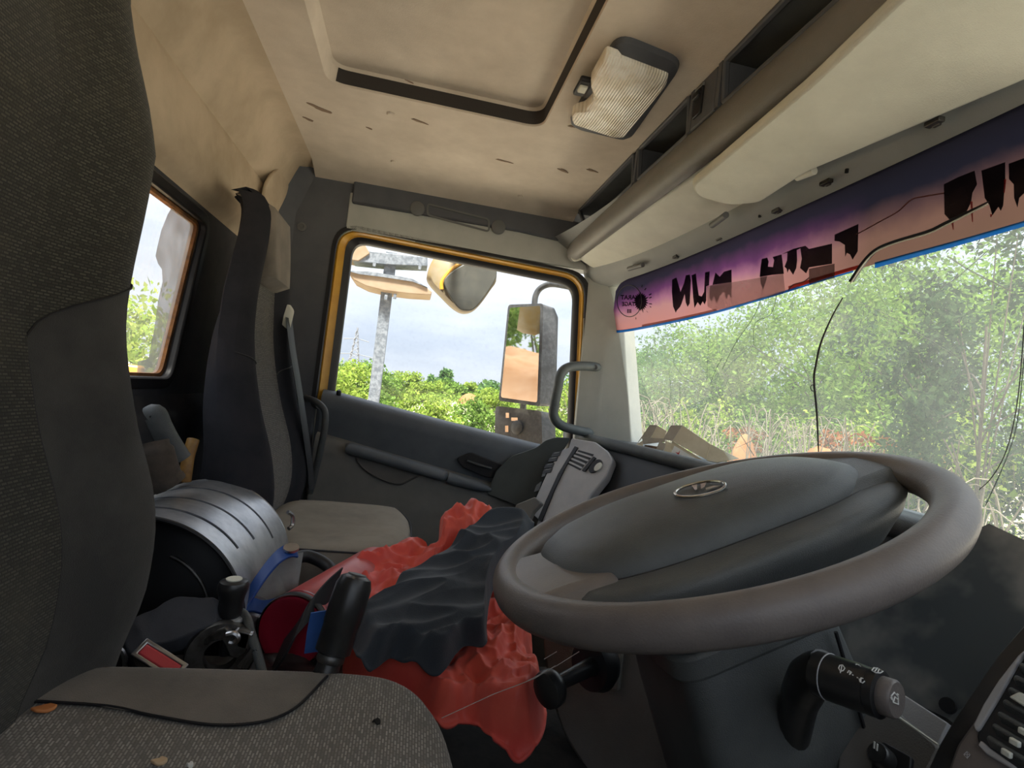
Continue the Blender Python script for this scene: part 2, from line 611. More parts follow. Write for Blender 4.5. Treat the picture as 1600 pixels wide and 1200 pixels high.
MB().ring(inset(rc, -.003), inset(rc, .003), (0, -.003, 0)).build('recess_rim', M_cap, trim1)
b = MB()
b.prism([Vector((DX0 + .02, YL - .002, .600)), Vector((.64, YL - .002, .600)), Vector((.64, YL - .002, DZ1 - .015)), Vector((DX0 + .02, YL - .002, DZ1 - .015))], (0, .02, 0))
struct(b.build('trim_2', M_pillar, bevel=.004), 'pale strip between the header band and the passenger window frame', 'trim')

# floor, driver's side (door frame with an added tinted pane behind the camera), firewall
struct(MB().box((.15, .85, ZF - .02), (1.5, 2.3, .04)).build('floor', M_dark), 'dark rubber cab floor', 'floor')
b = MB()
b.box((.1, YR - .03, -.535), (1.4, .06, .83))
b.box((-.42, YR - .03, .28), (.36, .06, .80))
b.box((.70, YR - .03, .28), (.16, .06, .80))
b.box((.1, YR - .03, .60), (1.4, .06, .18))
struct(b.build('wall_right', M_door), "driver's door and side wall beside the camera", 'wall')
G_tint = glass_mat('light_dimming_glass', (.62, .65, .67), (.02, .05), (.8, .8, .8), 20, (.4, .7))  # tint added to hold back daylight from the driver's side
struct(MB().add([(-.25, YR - .03, -.13), (.63, YR - .03, -.13), (.63, YR - .03, .52), (-.25, YR - .03, .52)], [(0, 1, 2, 3)]).build('window_4', G_tint), "lightly tinted driver's door window beside the camera", 'window')
b = MB()
b.box((.12, YL + .09, .60), (1.6, .06, .22)).box((-.44, YL + .09, -.1), (.33, .06, 1.7)).box((.76, YL + .09, -.55), (.36, .06, .9)).box((.12, YL + .09, -.7), (1.6, .06, .6)).box((.70, YL + .05, -.55), (.20, .10, .82))
struct(b.build('wall_outer', M_door), 'dark inner skin behind the passenger side trim', 'wall')
struct(MB().box((.93, .85, -.56), (.05, 2.2, .80)).build('wall_front', M_dash), 'dark firewall under the windscreen', 'wall')

# windscreen surface
RAKE = .268


def ws_x(y, z):
    u = (y - .90) / .86
    return .682 - .052 * abs(u) ** 3 + (.42 - z) * RAKE


def ws(px, py, off=0.0):
    """point of the windscreen seen at a pixel, off = metres towards the cab"""
    d = ray(px, py)
    lo_, hi_ = 0.0, 0.01
    for _ in range(60):
        mid = (lo_ + hi_) / 2
        p = d * mid
        if p.x - ws_x(p.y, p.z) + off < 0:
            lo_ = mid
        else:
            hi_ = mid
    return d * ((lo_ + hi_) / 2)


WY0, WY1 = -.02, 1.80
b = MB()
b.grid(lambda u, v: Vector((ws_x(WY0 + (WY1 - WY0) * u, .46 - .63 * v), WY0 + (WY1 - WY0) * u, .46 - .63 * v)), 40, 10)
win1 = struct(b.build('window_1', G_wind), 'wide cracked windscreen looking out on green trees', 'window')

# header above the windscreen (pale strip with clips)
b = MB()


def header(u, v):
    y = YR + (YL + .02 - YR) * u
    xt = ws_x(y, .42)
    prof = [(-.19, .15), (-.12, .11), (-.060, .072), (-.050, .040), (-.030, .016), (-.006, .003), (.004, -.004), (.03, -.002), (.05, .01)]
    k = min(int(v * (len(prof) - 1)), len(prof) - 2)
    t = v * (len(prof) - 1) - k
    a, c = prof[k], prof[k + 1]
    return Vector((xt + a[0] * (1 - t) + c[0] * t, y, .42 + a[1] * (1 - t) + c[1] * t))


b.grid(header, 40, 8)
M_header = mat('header_plastic', (.25, .265, .265), .6, col2=(.31, .325, .32), scale=4, bump=.2, bscale=600, spec=.3)
trim3 = struct(b.build('trim_3', M_header, angle=70), 'pale grey header strip over the windscreen with small clips', 'trim')
for px, py in ((1056, 401), (1125, 373), (1214, 329), (1291, 285), (1460, 191)):
    p = atz(px, py, .429)
    MB().box(p, (.010, .022, .007)).box(p + Vector((.004, 0, -.003)), (.005, .010, .004)).build('clip', M_metal_dark, trim3, bevel=.001)
for px, py in ((1096, 385), (1323, 268), (1530, 150), (1187, 338)):
    MB().lathe([(.003, .004), (.003, -.002), (.0001, -.003)], atz(px, py, .431), (0, 0, 1), 10).build('screw', M_black, trim3)

# A-pillar on the passenger side
b = MB()
pl_top = [Vector((.565, YL, .49)), Vector((.60, YL - .03, .49)), Vector((.645, 1.755, .49)), Vector((.655, 1.765, .49)), Vector((.70, 1.80, .49)), Vector((.70, YL + .05, .49)), Vector((.565, YL + .05, .49))]
pl_bot = [Vector((.59, YL, -.18)), Vector((.64, YL - .03, -.18)), Vector((.775, 1.755, -.18)), Vector((.785, 1.765, -.18)), Vector((.84, 1.80, -.18)), Vector((.84, YL + .05, -.18)), Vector((.59, YL + .05, -.18))]
b.loft([pl_bot, pl_top])
trim4 = struct(b.build('trim_4', M_pillar, bevel=.004), 'pale grey windscreen pillar beside the grab handle', 'trim')

# ------------------------------------------------------------------ passenger door
GY = 1.895
gq = [aty(px, py, GY) for px, py in ((520, 640), (553, 379), (896, 447), (884, 740))]
gl = rrect([gq[0], gq[1], gq[2], gq[3]], [.02, .05, .06, .02], 8)
seal_i = gl
yel_i = rrect([q + Vector(v) for q, v in zip([aty(px, py, YL + .02) for px, py in ((520, 640), (553, 379), (896, 447), (884, 740))], ((-.025, 0, 0), (-.025, 0, .024), (.022, 0, .024), (.022, 0, 0)))], [.02, .06, .07, .02], 8)
yel_o = rrect([q + Vector(v) for q, v in zip([aty(px, py, YL + .01) for px, py in ((520, 640), (553, 379), (896, 447), (884, 740))], ((-.055, 0, 0), (-.052, 0, .042), (.038, 0, .042), (.038, 0, 0)))], [.02, .075, .085, .02], 8)
blk_o = [p + Vector((0, -.012, 0)) for p in rrect([q + Vector(v) for q, v in zip([aty(px, py, YL + .01) for px, py in ((520, 640), (553, 379), (896, 447), (884, 740))], ((-.070, 0, 0), (-.066, 0, .056), (.058, 0, .052), (.058, 0, 0)))], [.02, .085, .09, .02], 8)]
door = thing('door_1', 'passenger door with yellow window frame, dark trim and armrest', 'door', (.15, YL, ZF), kind='structure')
door['kind'] = 'structure'
MB().loft([yel_o, [p + Vector((0, -.004, 0)) for p in inset(yel_o, .006)], inset(yel_i, -.004), yel_i, [p + Vector((0, .03, 0)) for p in yel_i]], True, False).build('window_frame', M_yellow, door)
MB().ring(blk_o, [p + Vector((0, -.012, 0)) for p in inset(yel_o, -.002)], (0, .022, 0)).build('door_seal', M_black, door, bevel=.003)
MB().loft([yel_i, [p + Vector((0, .004, 0)) for p in inset(yel_i, .006)], [p + Vector((0, -.01, 0)) for p in inset(gl, -.002)], gl, [p + Vector((0, .01, 0)) for p in gl]], True, False).build('glass_seal', M_black, door)
win2 = struct(MB().add([p + Vector((0, .004, 0)) for p in inset(gl, -.01)], [tuple(range(len(gl)))]).build('window_2', G_side), 'dusty passenger door window with rounded upper corners', 'window')

# door panels: upper band (dark), lower panel, top roll
sill = [(-.31, -.050), (-.26, -.052), (-.245, -.056), (.10, -.108), (.46, -.157), (.60, -.170)]


def sillz(x):
    for (a, za), (c, zc_) in zip(sill, sill[1:]):
        if x <= c:
            return za + (zc_ - za) * (x - a) / (c - a)
    return sill[-1][1]


def beltz(x):
    return -.200 - .19 * (x + .203)


b = MB()
rings = []
for i in range(30):
    x = -.275 + (.62 + .275) * i / 29
    zt, zb = sillz(x), beltz(x)
    rings.append([Vector((x, GY - .004, zt + .002)), Vector((x, GY - .030, zt)), Vector((x, YL - .005, zt - .006)), Vector((x, YL - .022, zt - .024)),
                  Vector((x, YL - .020, zt - .06)), Vector((x, YL - .004, zb + .02)), Vector((x, YL + .004, zb - .01)), Vector((x, GY, zb - .01))])
b.loft(rings, True, True)
b.build('upper_panel', M_door, door, angle=60)
b = MB()
rings = []
for i in range(30):
    x = -.275 + (.62 + .275) * i / 29
    zb = beltz(x)
    rings.append([Vector((x, GY, zb - .004)), Vector((x, YL - .012, zb - .004)), Vector((x, YL - .034, zb - .012)), Vector((x, YL - .044, zb - .03)), Vector((x, YL - .046, zb - .06)),
                  Vector((x, YL - .03, -.6)), Vector((x, YL - .03, -.93)), Vector((x, GY, -.93))])
b.loft(rings, True, True)
b.build('lower_panel', M_door2, door, angle=60)
# armrest / pull handle
ax0, ax1 = -.16, .135
arm_c = [Vector((x, YL - .060, beltz(x) - .018)) for x in [ax0 + (ax1 - ax0) * k / 12 for k in range(13)]]
MB().tube([arm_c[0] + Vector((-.012, .03, .006))] + arm_c + [arm_c[-1] + Vector((.012, .012, -.004))], [.010] + [.024] * 13 + [.018], 14, flat=.8).build('armrest', M_door, door)
arm2 = [Vector((x, YL - .052, beltz(x) - .022)) for x in [.155 + .15 * k / 8 for k in range(9)]]
MB().tube(arm2, [.022, .023, .023, .022, .021, .02, .018, .014, .006], 14, flat=.85).build('armrest_end', M_door, door)
# pocket behind the armrest
pk = spline([aty(px, py, YL - .052) for px, py in ((556, 706), (562, 728), (590, 748), (622, 758), (640, 752), (662, 738), (640, 727), (600, 714))], 5, True)
MB().loft([pk, [p + Vector((0, -.004, 0)) for p in inset(pk, .004)], [p + Vector((0, .006, 0)) for p in inset(pk, .010)]], True, True).build('door_pocket', M_lower, door)
# latch bezel and handle
lb = rrect([aty(px, py, YL - .018) for px, py in ((712, 716), (735, 706), (790, 728), (786, 748), (760, 746), (722, 730))], .014)
MB().prism(lb, (0, -.006, 0)).build('latch_bezel', M_black, door, bevel=.003)
MB().tube([aty(px, py, YL - .034) for px, py in ((730, 720), (750, 727), (768, 732))], [.006, .008, .006], 10, flat=.6).build('latch_handle', M_dash, door)
MB().lathe([(.008, 0), (.008, -.012), (.005, -.016), (.0001, -.016)], aty(529, 617, YL), (0, .3, -1), 12).build('lock_pin', M_black, door)

# ------------------------------------------------------------------ grab handle on the pillar
gh = thing('grab_handle', 'dark green-grey grab handle bolted to the windscreen pillar', 'grab handle', aty(900, 676, 1.76))
hpts = [aty(938, 574, 1.785), aty(912, 572, 1.765), aty(888, 574, 1.745), aty(876, 585, 1.735), aty(872, 605, 1.73), aty(867, 630, 1.73), aty(865, 650, 1.735), aty(876, 664, 1.74), aty(900, 672, 1.755), aty(926, 677, 1.775)]
M_handle = mat('handle_plastic', (.075, .09, .09), .5, col2=(.10, .115, .115), scale=20, bump=.2, bscale=700)
hs = spline(hpts, 6)
MB().tube(hs, [.007, .013] + [.016] * (len(hs) - 4) + [.013, .007], 14).build('bar', M_handle, gh)
for px, py in ((930, 574), (917, 675)):
    MB().lathe([(.0095, .004), (.0095, -.003), (.006, -.0035), (.006, -.001), (.0001, -.001)], aty(px, py, 1.762), (.5, 1, 0), 16).build('bolt_cap', M_cap, gh)

# ------------------------------------------------------------------ overhead console with compartments
con = thing('overhead_console', 'grey overhead shelf with open compartments above the sun visors', 'overhead shelf', (.50, .9, .50))
CY0, CY1 = YR, 1.815
M_roll = mat('console_roll_plastic', (.165, .16, .15), .48, col2=(.21, .20, .185), scale=6, bump=.25, bscale=600, spec=.4)
b = MB()
prof = [(.488, .572), (.482, .560), (.470, .540), (.464, .518), (.468, .498), (.478, .488), (.492, .484), (.506, .492), (.525, .530), (.66, .535), (.66, .60), (.56, .60), (.52, .580)]
def con_ring(y, s=1.0):
    c = Vector((.55, 0, .54))
    return [Vector((c.x + (x - c.x) * s, y, c.z + (z - c.z) * s)) for x, z in prof]
b.loft([con_ring(CY0)] + [con_ring(y) for y in (.3, .6, .9, 1.2, 1.5, 1.76)] + [con_ring(1.80, .985), con_ring(CY1, .93)])
b.build('roll_front', M_roll, con, angle=50)
# back wall and floor of the compartments, frames, dividers
MB().box((.60, (CY0 + CY1) / 2, .63), (.02, CY1 - CY0, .12)).build('compartment_back', M_dash, con)
MB().box((.545, (CY0 + CY1) / 2, .662), (.13, CY1 - CY0, .010)).build('compartment_top', M_dash, con)  # added dark plate; the shade inside the bays is put into its colour
MB().box((.545, (CY0 + CY1) / 2, .578), (.11, CY1 - CY0 - .02, .006)).build('compartment_floor', M_dash, con)
bays = [(1.30, 1.79), (1.02, 1.275), (.55, .90), (.0, .53)]
for y0, y1 in bays:
    fo = rrect([Vector((.484, y0, .568)), Vector((.478, y0, .653)), Vector((.478, y1, .653)), Vector((.484, y1, .568))], .012)
    if y1 > 1.7:
        fo = rrect([Vector((.484, y0, .568)), Vector((.478, y0, .653)), Vector((.478, y1 - .02, .653)), Vector((.484, y1 - .10, .568))], [.012, .012, .02, .05])
    fi = inset(fo, .008)
    if (fi[0] - Vector((.48, (y0 + y1) / 2, .61))).length > (fo[0] - Vector((.48, (y0 + y1) / 2, .61))).length:
        fi = inset(fo, -.008)
    MB().ring(fo, fi, (.012, 0, 0)).build('bay_frame', M_trim, con, bevel=.0025)
for y in (1.285, 1.01, .91, .54):
    MB().box((.54, y, .612), (.118, .012, .085)).build('divider', M_trim, con)
MB().box((.487, .96, .61), (.014, .085, .085)).build('blank_plate', M_trim, con, bevel=.003)
MB().box((.478, .975, .612), (.006, .030, .055)).box((.474, .975, .625), (.01, .022, .012)).build('slot_switch', M_black, con, bevel=.002)
MB().box((.478, .975, .642), (.006, .032, .008)).build('switch_cap', M_cap, con, bevel=.002)
# passenger end: round boss with stub
MB().lathe([(.030, .02), (.034, 0), (.030, -.012), (.024, -.016), (.0001, -.016)], (.512, 1.815, .535), (.25, 1, 0), 20).build('end_boss', M_roll, con)
MB().lathe([(.017, .03), (.017, 0), (.015, -.003), (.0001, -.003)], (.488, 1.765, .495), (.6, .75, .35), 18).build('stub', M_visor, con)

# ------------------------------------------------------------------ sun visors
def visor(name, label, outline, z0, slope, mt, notch=None):
    # outline: pixels; visor plane z = z0 - slope*(x-.5)
    n = Vector((slope, 0, 1))
    P = Vector((.5, 0, z0))
    pts = [atp(px, py, P, n) for px, py in outline]
    t = thing(name, label, 'sun visor', sum(pts, Vector()) / len(pts))
    pts = rrect(pts, .018, 5)
    MB().prism(pts, (0, 0, .018)).build('panel', mt, t, bevel=.006, seg=3)
    return t


v1 = visor('sun_visor', 'passenger sun visor folded flat, partly behind the other visor', [(903, 404), (1010, 326), (1090, 272), (1180, 215), (1262, 268), (1150, 331), (1060, 383), (1004, 417), (962, 429), (925, 419)], .494, .26, M_visor)
v2 = visor('sun_visor', "large driver's sun visor hanging lower, nearest the camera", [(1079, 291), (1262, 136), (1410, -5), (1640, -210), (1900, -60), (1620, 120), (1262, 270), (1187, 318), (1142, 322), (1090, 308)], .452, .22, M_visor)
for t, (a_, b_) in ((v1, ((1112, 356), (1134, 340))), (v1, ((982, 423), (1004, 417))), (v2, ((1245, 282), (1272, 272)))):
    P = Vector((.5, 0, .452))
    q0, q1 = atp(a_[0], a_[1], P, Vector((.22, 0, 1))), atp(b_[0], b_[1], P, Vector((.22, 0, 1)))
    MB().tube([q0 + Vector((0, 0, .006)), q1 + Vector((0, 0, .006))], .007, 12).build('clip_pin', M_cap if t is v1 else M_visor, t)

# ------------------------------------------------------------------ dome lamp
dl = thing('dome_lamp', 'dusty ribbed dome lamp set in the headliner by the hatch', 'lamp', (.35, 1.05, ZC))
dc = [atz(px, py, ZC) for px, py in ((885, 192), (965, 48), (1072, 92), (985, 216))]
hz = [Vector(p) for p in dc]
fo = rrect(hz, .04, 6)
MB().loft([[p + Vector((0, 0, .004)) for p in fo], [p + Vector((0, 0, -.010)) for p in inset(fo, .004)], [p + Vector((0, 0, -.020)) for p in inset(fo, .020)]]
          if (inset(fo, .01)[0] - sum(fo, Vector()) / len(fo)).length < (fo[0] - sum(fo, Vector()) / len(fo)).length else
          [[p + Vector((0, 0, .004)) for p in fo], [p + Vector((0, 0, -.010)) for p in inset(fo, -.004)], [p + Vector((0, 0, -.020)) for p in inset(fo, -.020)]]).build('housing', M_trim, dl)
M_lens, n_, l_, o_ = nt('ribbed_lens')
pb = n_.new('ShaderNodeBsdfPrincipled')
pb.inputs['Base Color'].default_value = (.82, .74, .58, 1)
pb.inputs['Roughness'].default_value = .22
pb.inputs['Subsurface Weight'].default_value = .0
tcn = n_.new('ShaderNodeTexCoord')
wv = n_.new('ShaderNodeTexWave')
wv.wave_type = 'BANDS'
wv.bands_direction = 'X'
wv.inputs['Scale'].default_value = 55
wv.inputs['Distortion'].default_value = .2
nz_ = n_.new('ShaderNodeTexNoise')
nz_.inputs['Scale'].default_value = 25
cr = n_.new('ShaderNodeValToRGB')
cr.color_ramp.elements[0].position = .35
cr.color_ramp.elements[0].color = (.80, .73, .58, 1)
cr.color_ramp.elements[1].position = .62
cr.color_ramp.elements[1].color = (1.0, .97, .88, 1)
l_.new(tcn.outputs['Object'], nz_.inputs['Vector'])
l_.new(nz_.outputs['Fac'], cr.inputs['Fac'])
l_.new(cr.outputs['Color'], pb.inputs['Base Color'])
l_.new(tcn.outputs['Object'], wv.inputs['Vector'])
bm_ = n_.new('ShaderNodeBump')
bm_.inputs['Strength'].default_value = .55
bm_.inputs['Distance'].default_value = .003
l_.new(wv.outputs['Fac'], bm_.inputs['Height'])
l_.new(bm_.outputs['Normal'], pb.inputs['Normal'])
l_.new(pb.outputs['BSDF'], o_.inputs['Surface'])
lz = ZC - .018
lp = [atz(px, py, lz) for px, py in ((893, 172), (898, 165), (915, 160), (928, 145), (927, 132), (923, 118), (947, 74), (1046, 112), (1042, 128), (977, 208), (962, 208), (895, 186))]
lp = rrect(lp, .008, 3)
cen = sum(lp, Vector()) / len(lp)
sh = lambda s, dz: [cen + (p - cen) * s + Vector((0, 0, dz)) for p in lp]
MB().loft([sh(1, .004), sh(.99, -.008), sh(.93, -.016), sh(.6, -.021), sh(.2, -.022)]).build('lens', M_lens, dl)
sp = atz(910, 135, lz)
dx = (dc[1] - dc[0]).normalized()
dy = Vector((0, 0, 1)).cross(dx)
rotm = Matrix((dx, dy, Vector((0, 0, 1)))).transposed()
MB().box(sp, (.058, .024, .012), rotm).build('switch_bezel', M_black, dl, bevel=.004)
MB().box(sp + Vector((0, 0, -.006)) + dx * .004, (.022, .016, .010), rotm).build('rocker_switch', M_visor, dl, bevel=.002)

# ------------------------------------------------------------------ seats
def weave_mat(name, base, thread, sx, sy, dust=(.16, .13, .09), amt=.25):
    """woven upholstery: short pale dashes on a dark ground, dusty in patches"""
    m, n, l, out = nt(name)
    p = n.new('ShaderNodeBsdfPrincipled')
    p.inputs['Roughness'].default_value = .95
    p.inputs['Specular IOR Level'].default_value = .1
    p.inputs['Sheen Weight'].default_value = .15
    tc = n.new('ShaderNodeTexCoord')
    mp = n.new('ShaderNodeMapping')
    l.new(tc.outputs['UV'], mp.inputs['Vector'])
    br = n.new('ShaderNodeTexBrick')
    br.inputs['Scale'].default_value = 1.0
    br.inputs['Brick Width'].default_value = sx
    br.inputs['Row Height'].default_value = sy
    br.inputs['Mortar Size'].default_value = sy * .30
    br.inputs['Mortar Smooth'].default_value = .4
    br.inputs['Color1'].default_value = (*thread, 1)
    br.inputs['Color2'].default_value = tuple(c * .45 for c in thread) + (1,)
    br.inputs['Mortar'].default_value = (*base, 1)
    l.new(mp.outputs['Vector'], br.inputs['Vector'])
    nz = n.new('ShaderNodeTexNoise')
    nz.inputs['Scale'].default_value = 9
    nz.inputs['Detail'].default_value = 7
    nz.inputs['Roughness'].default_value = .7
    l.new(tc.outputs['Object'], nz.inputs['Vector'])
    mr = n.new('ShaderNodeMapRange')
    mr.inputs['From Min'].default_value = .5
    mr.inputs['From Max'].default_value = .75
    mr.inputs['To Max'].default_value = amt
    l.new(nz.outputs['Fac'], mr.inputs['Value'])
    mx = n.new('ShaderNodeMix')
    mx.data_type = 'RGBA'
    l.new(mr.outputs['Result'], mx.inputs['Factor'])
    l.new(br.outputs['Color'], mx.inputs['A'])
    mx.inputs['B'].default_value = (*dust, 1)
    l.new(mx.outputs['Result'], p.inputs['Base Color'])
    bp_ = n.new('ShaderNodeBump')
    bp_.inputs['Strength'].default_value = .35
    bp_.inputs['Distance'].default_value = .001
    l.new(br.outputs['Fac'], bp_.inputs['Height'])
    bp_.invert = True
    l.new(bp_.outputs['Normal'], p.inputs['Normal'])
    l.new(p.outputs['BSDF'], out.inputs['Surface'])
    MATS[name] = m
    return m


M_weave = weave_mat('seat_weave', (.16, .146, .128), (.38, .35, .30), .0065, .0030)
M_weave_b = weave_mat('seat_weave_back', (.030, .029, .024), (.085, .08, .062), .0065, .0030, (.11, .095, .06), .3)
M_seat = mat('seat_side_cloth', (.038, .037, .035), .95, col2=(.065, .062, .056), scale=10, bump=.4, bscale=900, spec=.1, sheen=.1)
M_seat2 = mat('seat_side_cloth_dusty', (0.128, 0.115, 0.099), .95, col2=(0.203, 0.176, 0.146), scale=9, bump=.4, bscale=900, spec=.1, sheen=.1)
M_seat_light = mat('passenger_cushion_cloth', (0.225, 0.203, 0.173), .95, col2=(0.300, 0.270, 0.225), scale=9, bump=.4, bscale=900, spec=.1)


def uv_planar(o, ax):
    """planar uv in metres from the mesh coordinates (ax = the two axes used)"""
    me = o.data
    uv = me.uv_layers.new(name='UVMap')
    for lp_ in me.loops:
        co = me.vertices[lp_.vertex_index].co
        uv.data[lp_.index].uv = (co[ax[0]], co[ax[1]])


def interp(tab, z):
    if z <= tab[0][0]:
        return tab[0][1:]
    for i in range(len(tab) - 1):
        p1, p2 = tab[i], tab[i + 1]
        if z <= p2[0]:
            p0, p3 = tab[max(i - 1, 0)], tab[min(i + 2, len(tab) - 1)]
            t = (z - p1[0]) / (p2[0] - p1[0])
            return [.5 * (2 * b1 + (c1 - a1) * t + (2 * a1 - 5 * b1 + 4 * c1 - d1) * t * t + (3 * b1 - a1 - 3 * c1 + d1) * t ** 3) for a1, b1, c1, d1 in zip(p0[1:], p1[1:], p2[1:], p3[1:])]
    return tab[-1][1:]


def backrest_fn(yc_, tab, depth, scoop):
    """surface point: u = -1..1 across the front, z height"""
    def fn(u, z, back=False):
        xe, w = interp(tab, z)
        a = abs(u)
        y = yc_ + w * (1 if u > 0 else -1) * min(1.0, a ** .9)
        # front profile: bolsters stand proud of the scooped centre, rounded at the outer edge
        s = math.exp(-((a - .78) / .22) ** 2)
        edge = max(0, (a - .80) / .20)
        x = xe - scoop * (1 - s) * (1 if a < .78 else .0) - min(.05, .45 * depth(z)) * edge ** 2.2
        return Vector((x, y, z))
    return fn


def make_backrest(parent, yc_, tab, z0, z1, depth, scoop, split, mats, zsplit):
    fn = backrest_fn(yc_, tab, depth, scoop)
    NZ = 44
    zs = [z0 + (z1 - z0) * k / NZ for k in range(NZ + 1)]

    def taper(z):   # rounding at the crown
        t = max(0, (z - (z1 - .05)) / .05)
        return .35 * depth(z1) * t ** 2.5

    def P(u, z):
        p = fn(u, z)
        p.x -= taper(z)
        return p
    def strip(u0, u1, n, lift):
        b = MB()
        b.grid(lambda i, j: P(u0 + (u1 - u0) * i, zs[0] + (zs[-1] - zs[0]) * j) + Vector((lift, 0, 0)), n, NZ)
        return b
    s = split
    o = strip(-s, s, 18, .0015).build('centre_panel', mats[0], parent, angle=80)
    uv_planar(o, (1, 2))
    for sg in (-1, 1):
        for part in (0, 1):
            b = MB()

            def zlim(uu):       # seam between the plain lower bolster and the upper panel
                q = (abs(uu) - s) / (1 - s)
                return zsplit[0] + (zsplit[1] - zsplit[0]) * q ** .7

            def zz(uu, j):
                zm = zlim(uu)
                return zs[0] + (zm - zs[0]) * j if part == 0 else zm + (zs[-1] - zm) * j
            b.grid(lambda i, j: P(sg * (s + (1 - s) * i), zz(s + (1 - s) * i, j)), 14, NZ // 2)
            b2 = []
            for k in range(NZ // 2 + 1):
                z_ = zz(1.0, k / (NZ // 2))
                p = P(sg * 1.0, z_)
                dz_ = depth(z_)
                b2.append([p, p + Vector((-.012, sg * .006, 0)), p + Vector((-.03, sg * .008, 0)), p + Vector((-dz_ + .02, -sg * .005, 0)), p + Vector((-dz_, -sg * .03, 0))])
            b.loft(b2, closed=False)
            o = b.build('side_bolster' if part == 0 else 'shoulder_panel', mats[1] if part == 0 else mats[3], parent, angle=80)
            uv_planar(o, (1, 2))
        MB().tube([P(sg * (s + (1 - s) * k / 14), zlim(s + (1 - s) * k / 14)) + Vector((.001, 0, 0)) for k in range(15)], .0014, 6).build('seam', M_black, parent)
    b = MB()
    b.loft([[P(-1.0, z) + Vector((-depth(z), .03, 0)), P(0, z) + Vector((-depth(z) + scoop, 0, 0)), P(1.0, z) + Vector((-depth(z), -.03, 0))] for z in zs], closed=False)
    b.build('back_shell', mats[2], parent)
    # crown
    us = [-1 + 2 * k / 24 for k in range(25)]
    b = MB()
    b.loft([[P(u, z1) for u in us], [P(u, z1) + Vector((-.35 * depth(z1), 0, .010)) for u in us], [P(u, z1) + Vector((-depth(z1), 0, -.002)) for u in us]], closed=False)
    b.build('crown', mats[1], parent)
    # seams
    for sg in (-1, 1):
        MB().tube([P(sg * s, z) + Vector((.0005, 0, 0)) for z in zs if z <= zsplit[0]], .0012, 6).build('seam', M_black, parent)
    return P


# driver's seat ------------------------------------------------------
ds = thing('driver_seat', "driver's seat with dark dusty woven cloth, large in the foreground", 'seat', (-.12, .43, ZF))
DYC = .43
tabd = []
for z, k, w in ((-.40, -.42, .285), (-.332, -.405, .285), (-.266, -.381, .29), (-.174, -.384, .29), (-.07, -.432, .285), (.035, -.464, .28), (.19, -.455, .285), (.23, -.459, .28), (.361, -.516, .265), (.414, -.528, .26), (.62, -.56, .25)):
    yy = DYC + w * .93
    tabd.append((z, k * yy + .006, w))
make_backrest(ds, DYC, tabd, -.42, .62, lambda z: .12, .035, .42, (M_weave_b, M_seat, M_seat, M_weave_b), (.0, .085))


def make_cushion(parent, yc_, hw, x0, x1, ztop, thick, mats, split, corner=.10, crown=.015):
    """seat cushion: superelliptic plan, rounded edges; centre panel woven, side panels plain"""
    def outline(s, z):
        pts = []
        for k in range(64):
            a = 2 * PI * k / 64
            ca, sa = math.cos(a), math.sin(a)
            e = 2 / 5.0
            xx = (x0 + x1) / 2 + (x1 - x0) / 2 * s * math.copysign(abs(ca) ** e, ca)
            yy = yc_ + hw * s * math.copysign(abs(sa) ** e, sa)
            pts.append(Vector((xx, yy, z)))
        return pts
    prof = [(.93, ztop - thick), (.985, ztop - thick + .015), (1.0, ztop - thick * .5), (.99, ztop - .028), (.965, ztop - .012), (.93, ztop - .003), (.85, ztop), (.6, ztop - crown * .3), (.3, ztop - crown * .8), (.02, ztop - crown)]
    b = MB()
    b.loft([outline(s, z) for s, z in prof])
    return b.build('cushion', mats[1], parent, angle=80), outline


# driver's cushion, built as a surface over pixels-free plan: woven centre, plain far bolster
cx0, cx1, cy0, cy1, cz = -.44, .105, .13, .672, -.345


def plan(k, s):
    a = 2 * PI * k / 96
    ca, sa = math.cos(a), math.sin(a)
    e = 2 / 4.2
    return (cx0 + cx1) / 2 + (cx1 - cx0) / 2 * s * math.copysign(abs(ca) ** e, ca), (cy0 + cy1) / 2 + (cy1 - cy0) / 2 * s * math.copysign(abs(sa) ** e, sa)


def ctop(x, y):
    z = cz
    fx = max(0, (x - .0) / .105)
    z -= .035 * fx ** 2
    v = (y - .40) / .27
    z += .012 * math.exp(-((abs(v) - .8) / .2) ** 2) - .012 * math.exp(-(v / .5) ** 2)
    return z


def cpt(k, s, d):
    x, y = plan(k, s)
    return Vector((x, y, ctop(x, y) - d))


b = MB()
lv = [(.94, .15), (.99, .13), (1.0, .09), (1.0, .05), (.99, .028), (.97, .012), (.94, .003), (.90, 0)] + [(s, 0) for s in (.8, .7, .6, .5, .4, .3, .2, .1, .01)]
b.loft([[cpt(k, s, d) for k in range(96)] for s, d in lv])
o = b.build('cushion', M_weave, ds, angle=80)
uv_planar(o, (1, 0))
# plain side panel on the far edge, laid over the cushion
seam_pts = [(-.46, .585), (-.263, .578), (-.20, .566), (-.143, .556), (-.10, .560), (-.075, .575), (-.060, .60), (-.050, .628), (-.042, .66)]


def seam_y(x):
    for (a, ya), (c, yb) in zip(seam_pts, seam_pts[1:]):
        if x <= c:
            t = max(0, (x - a) / (c - a))
            return ya + (yb - ya) * t
    return .7


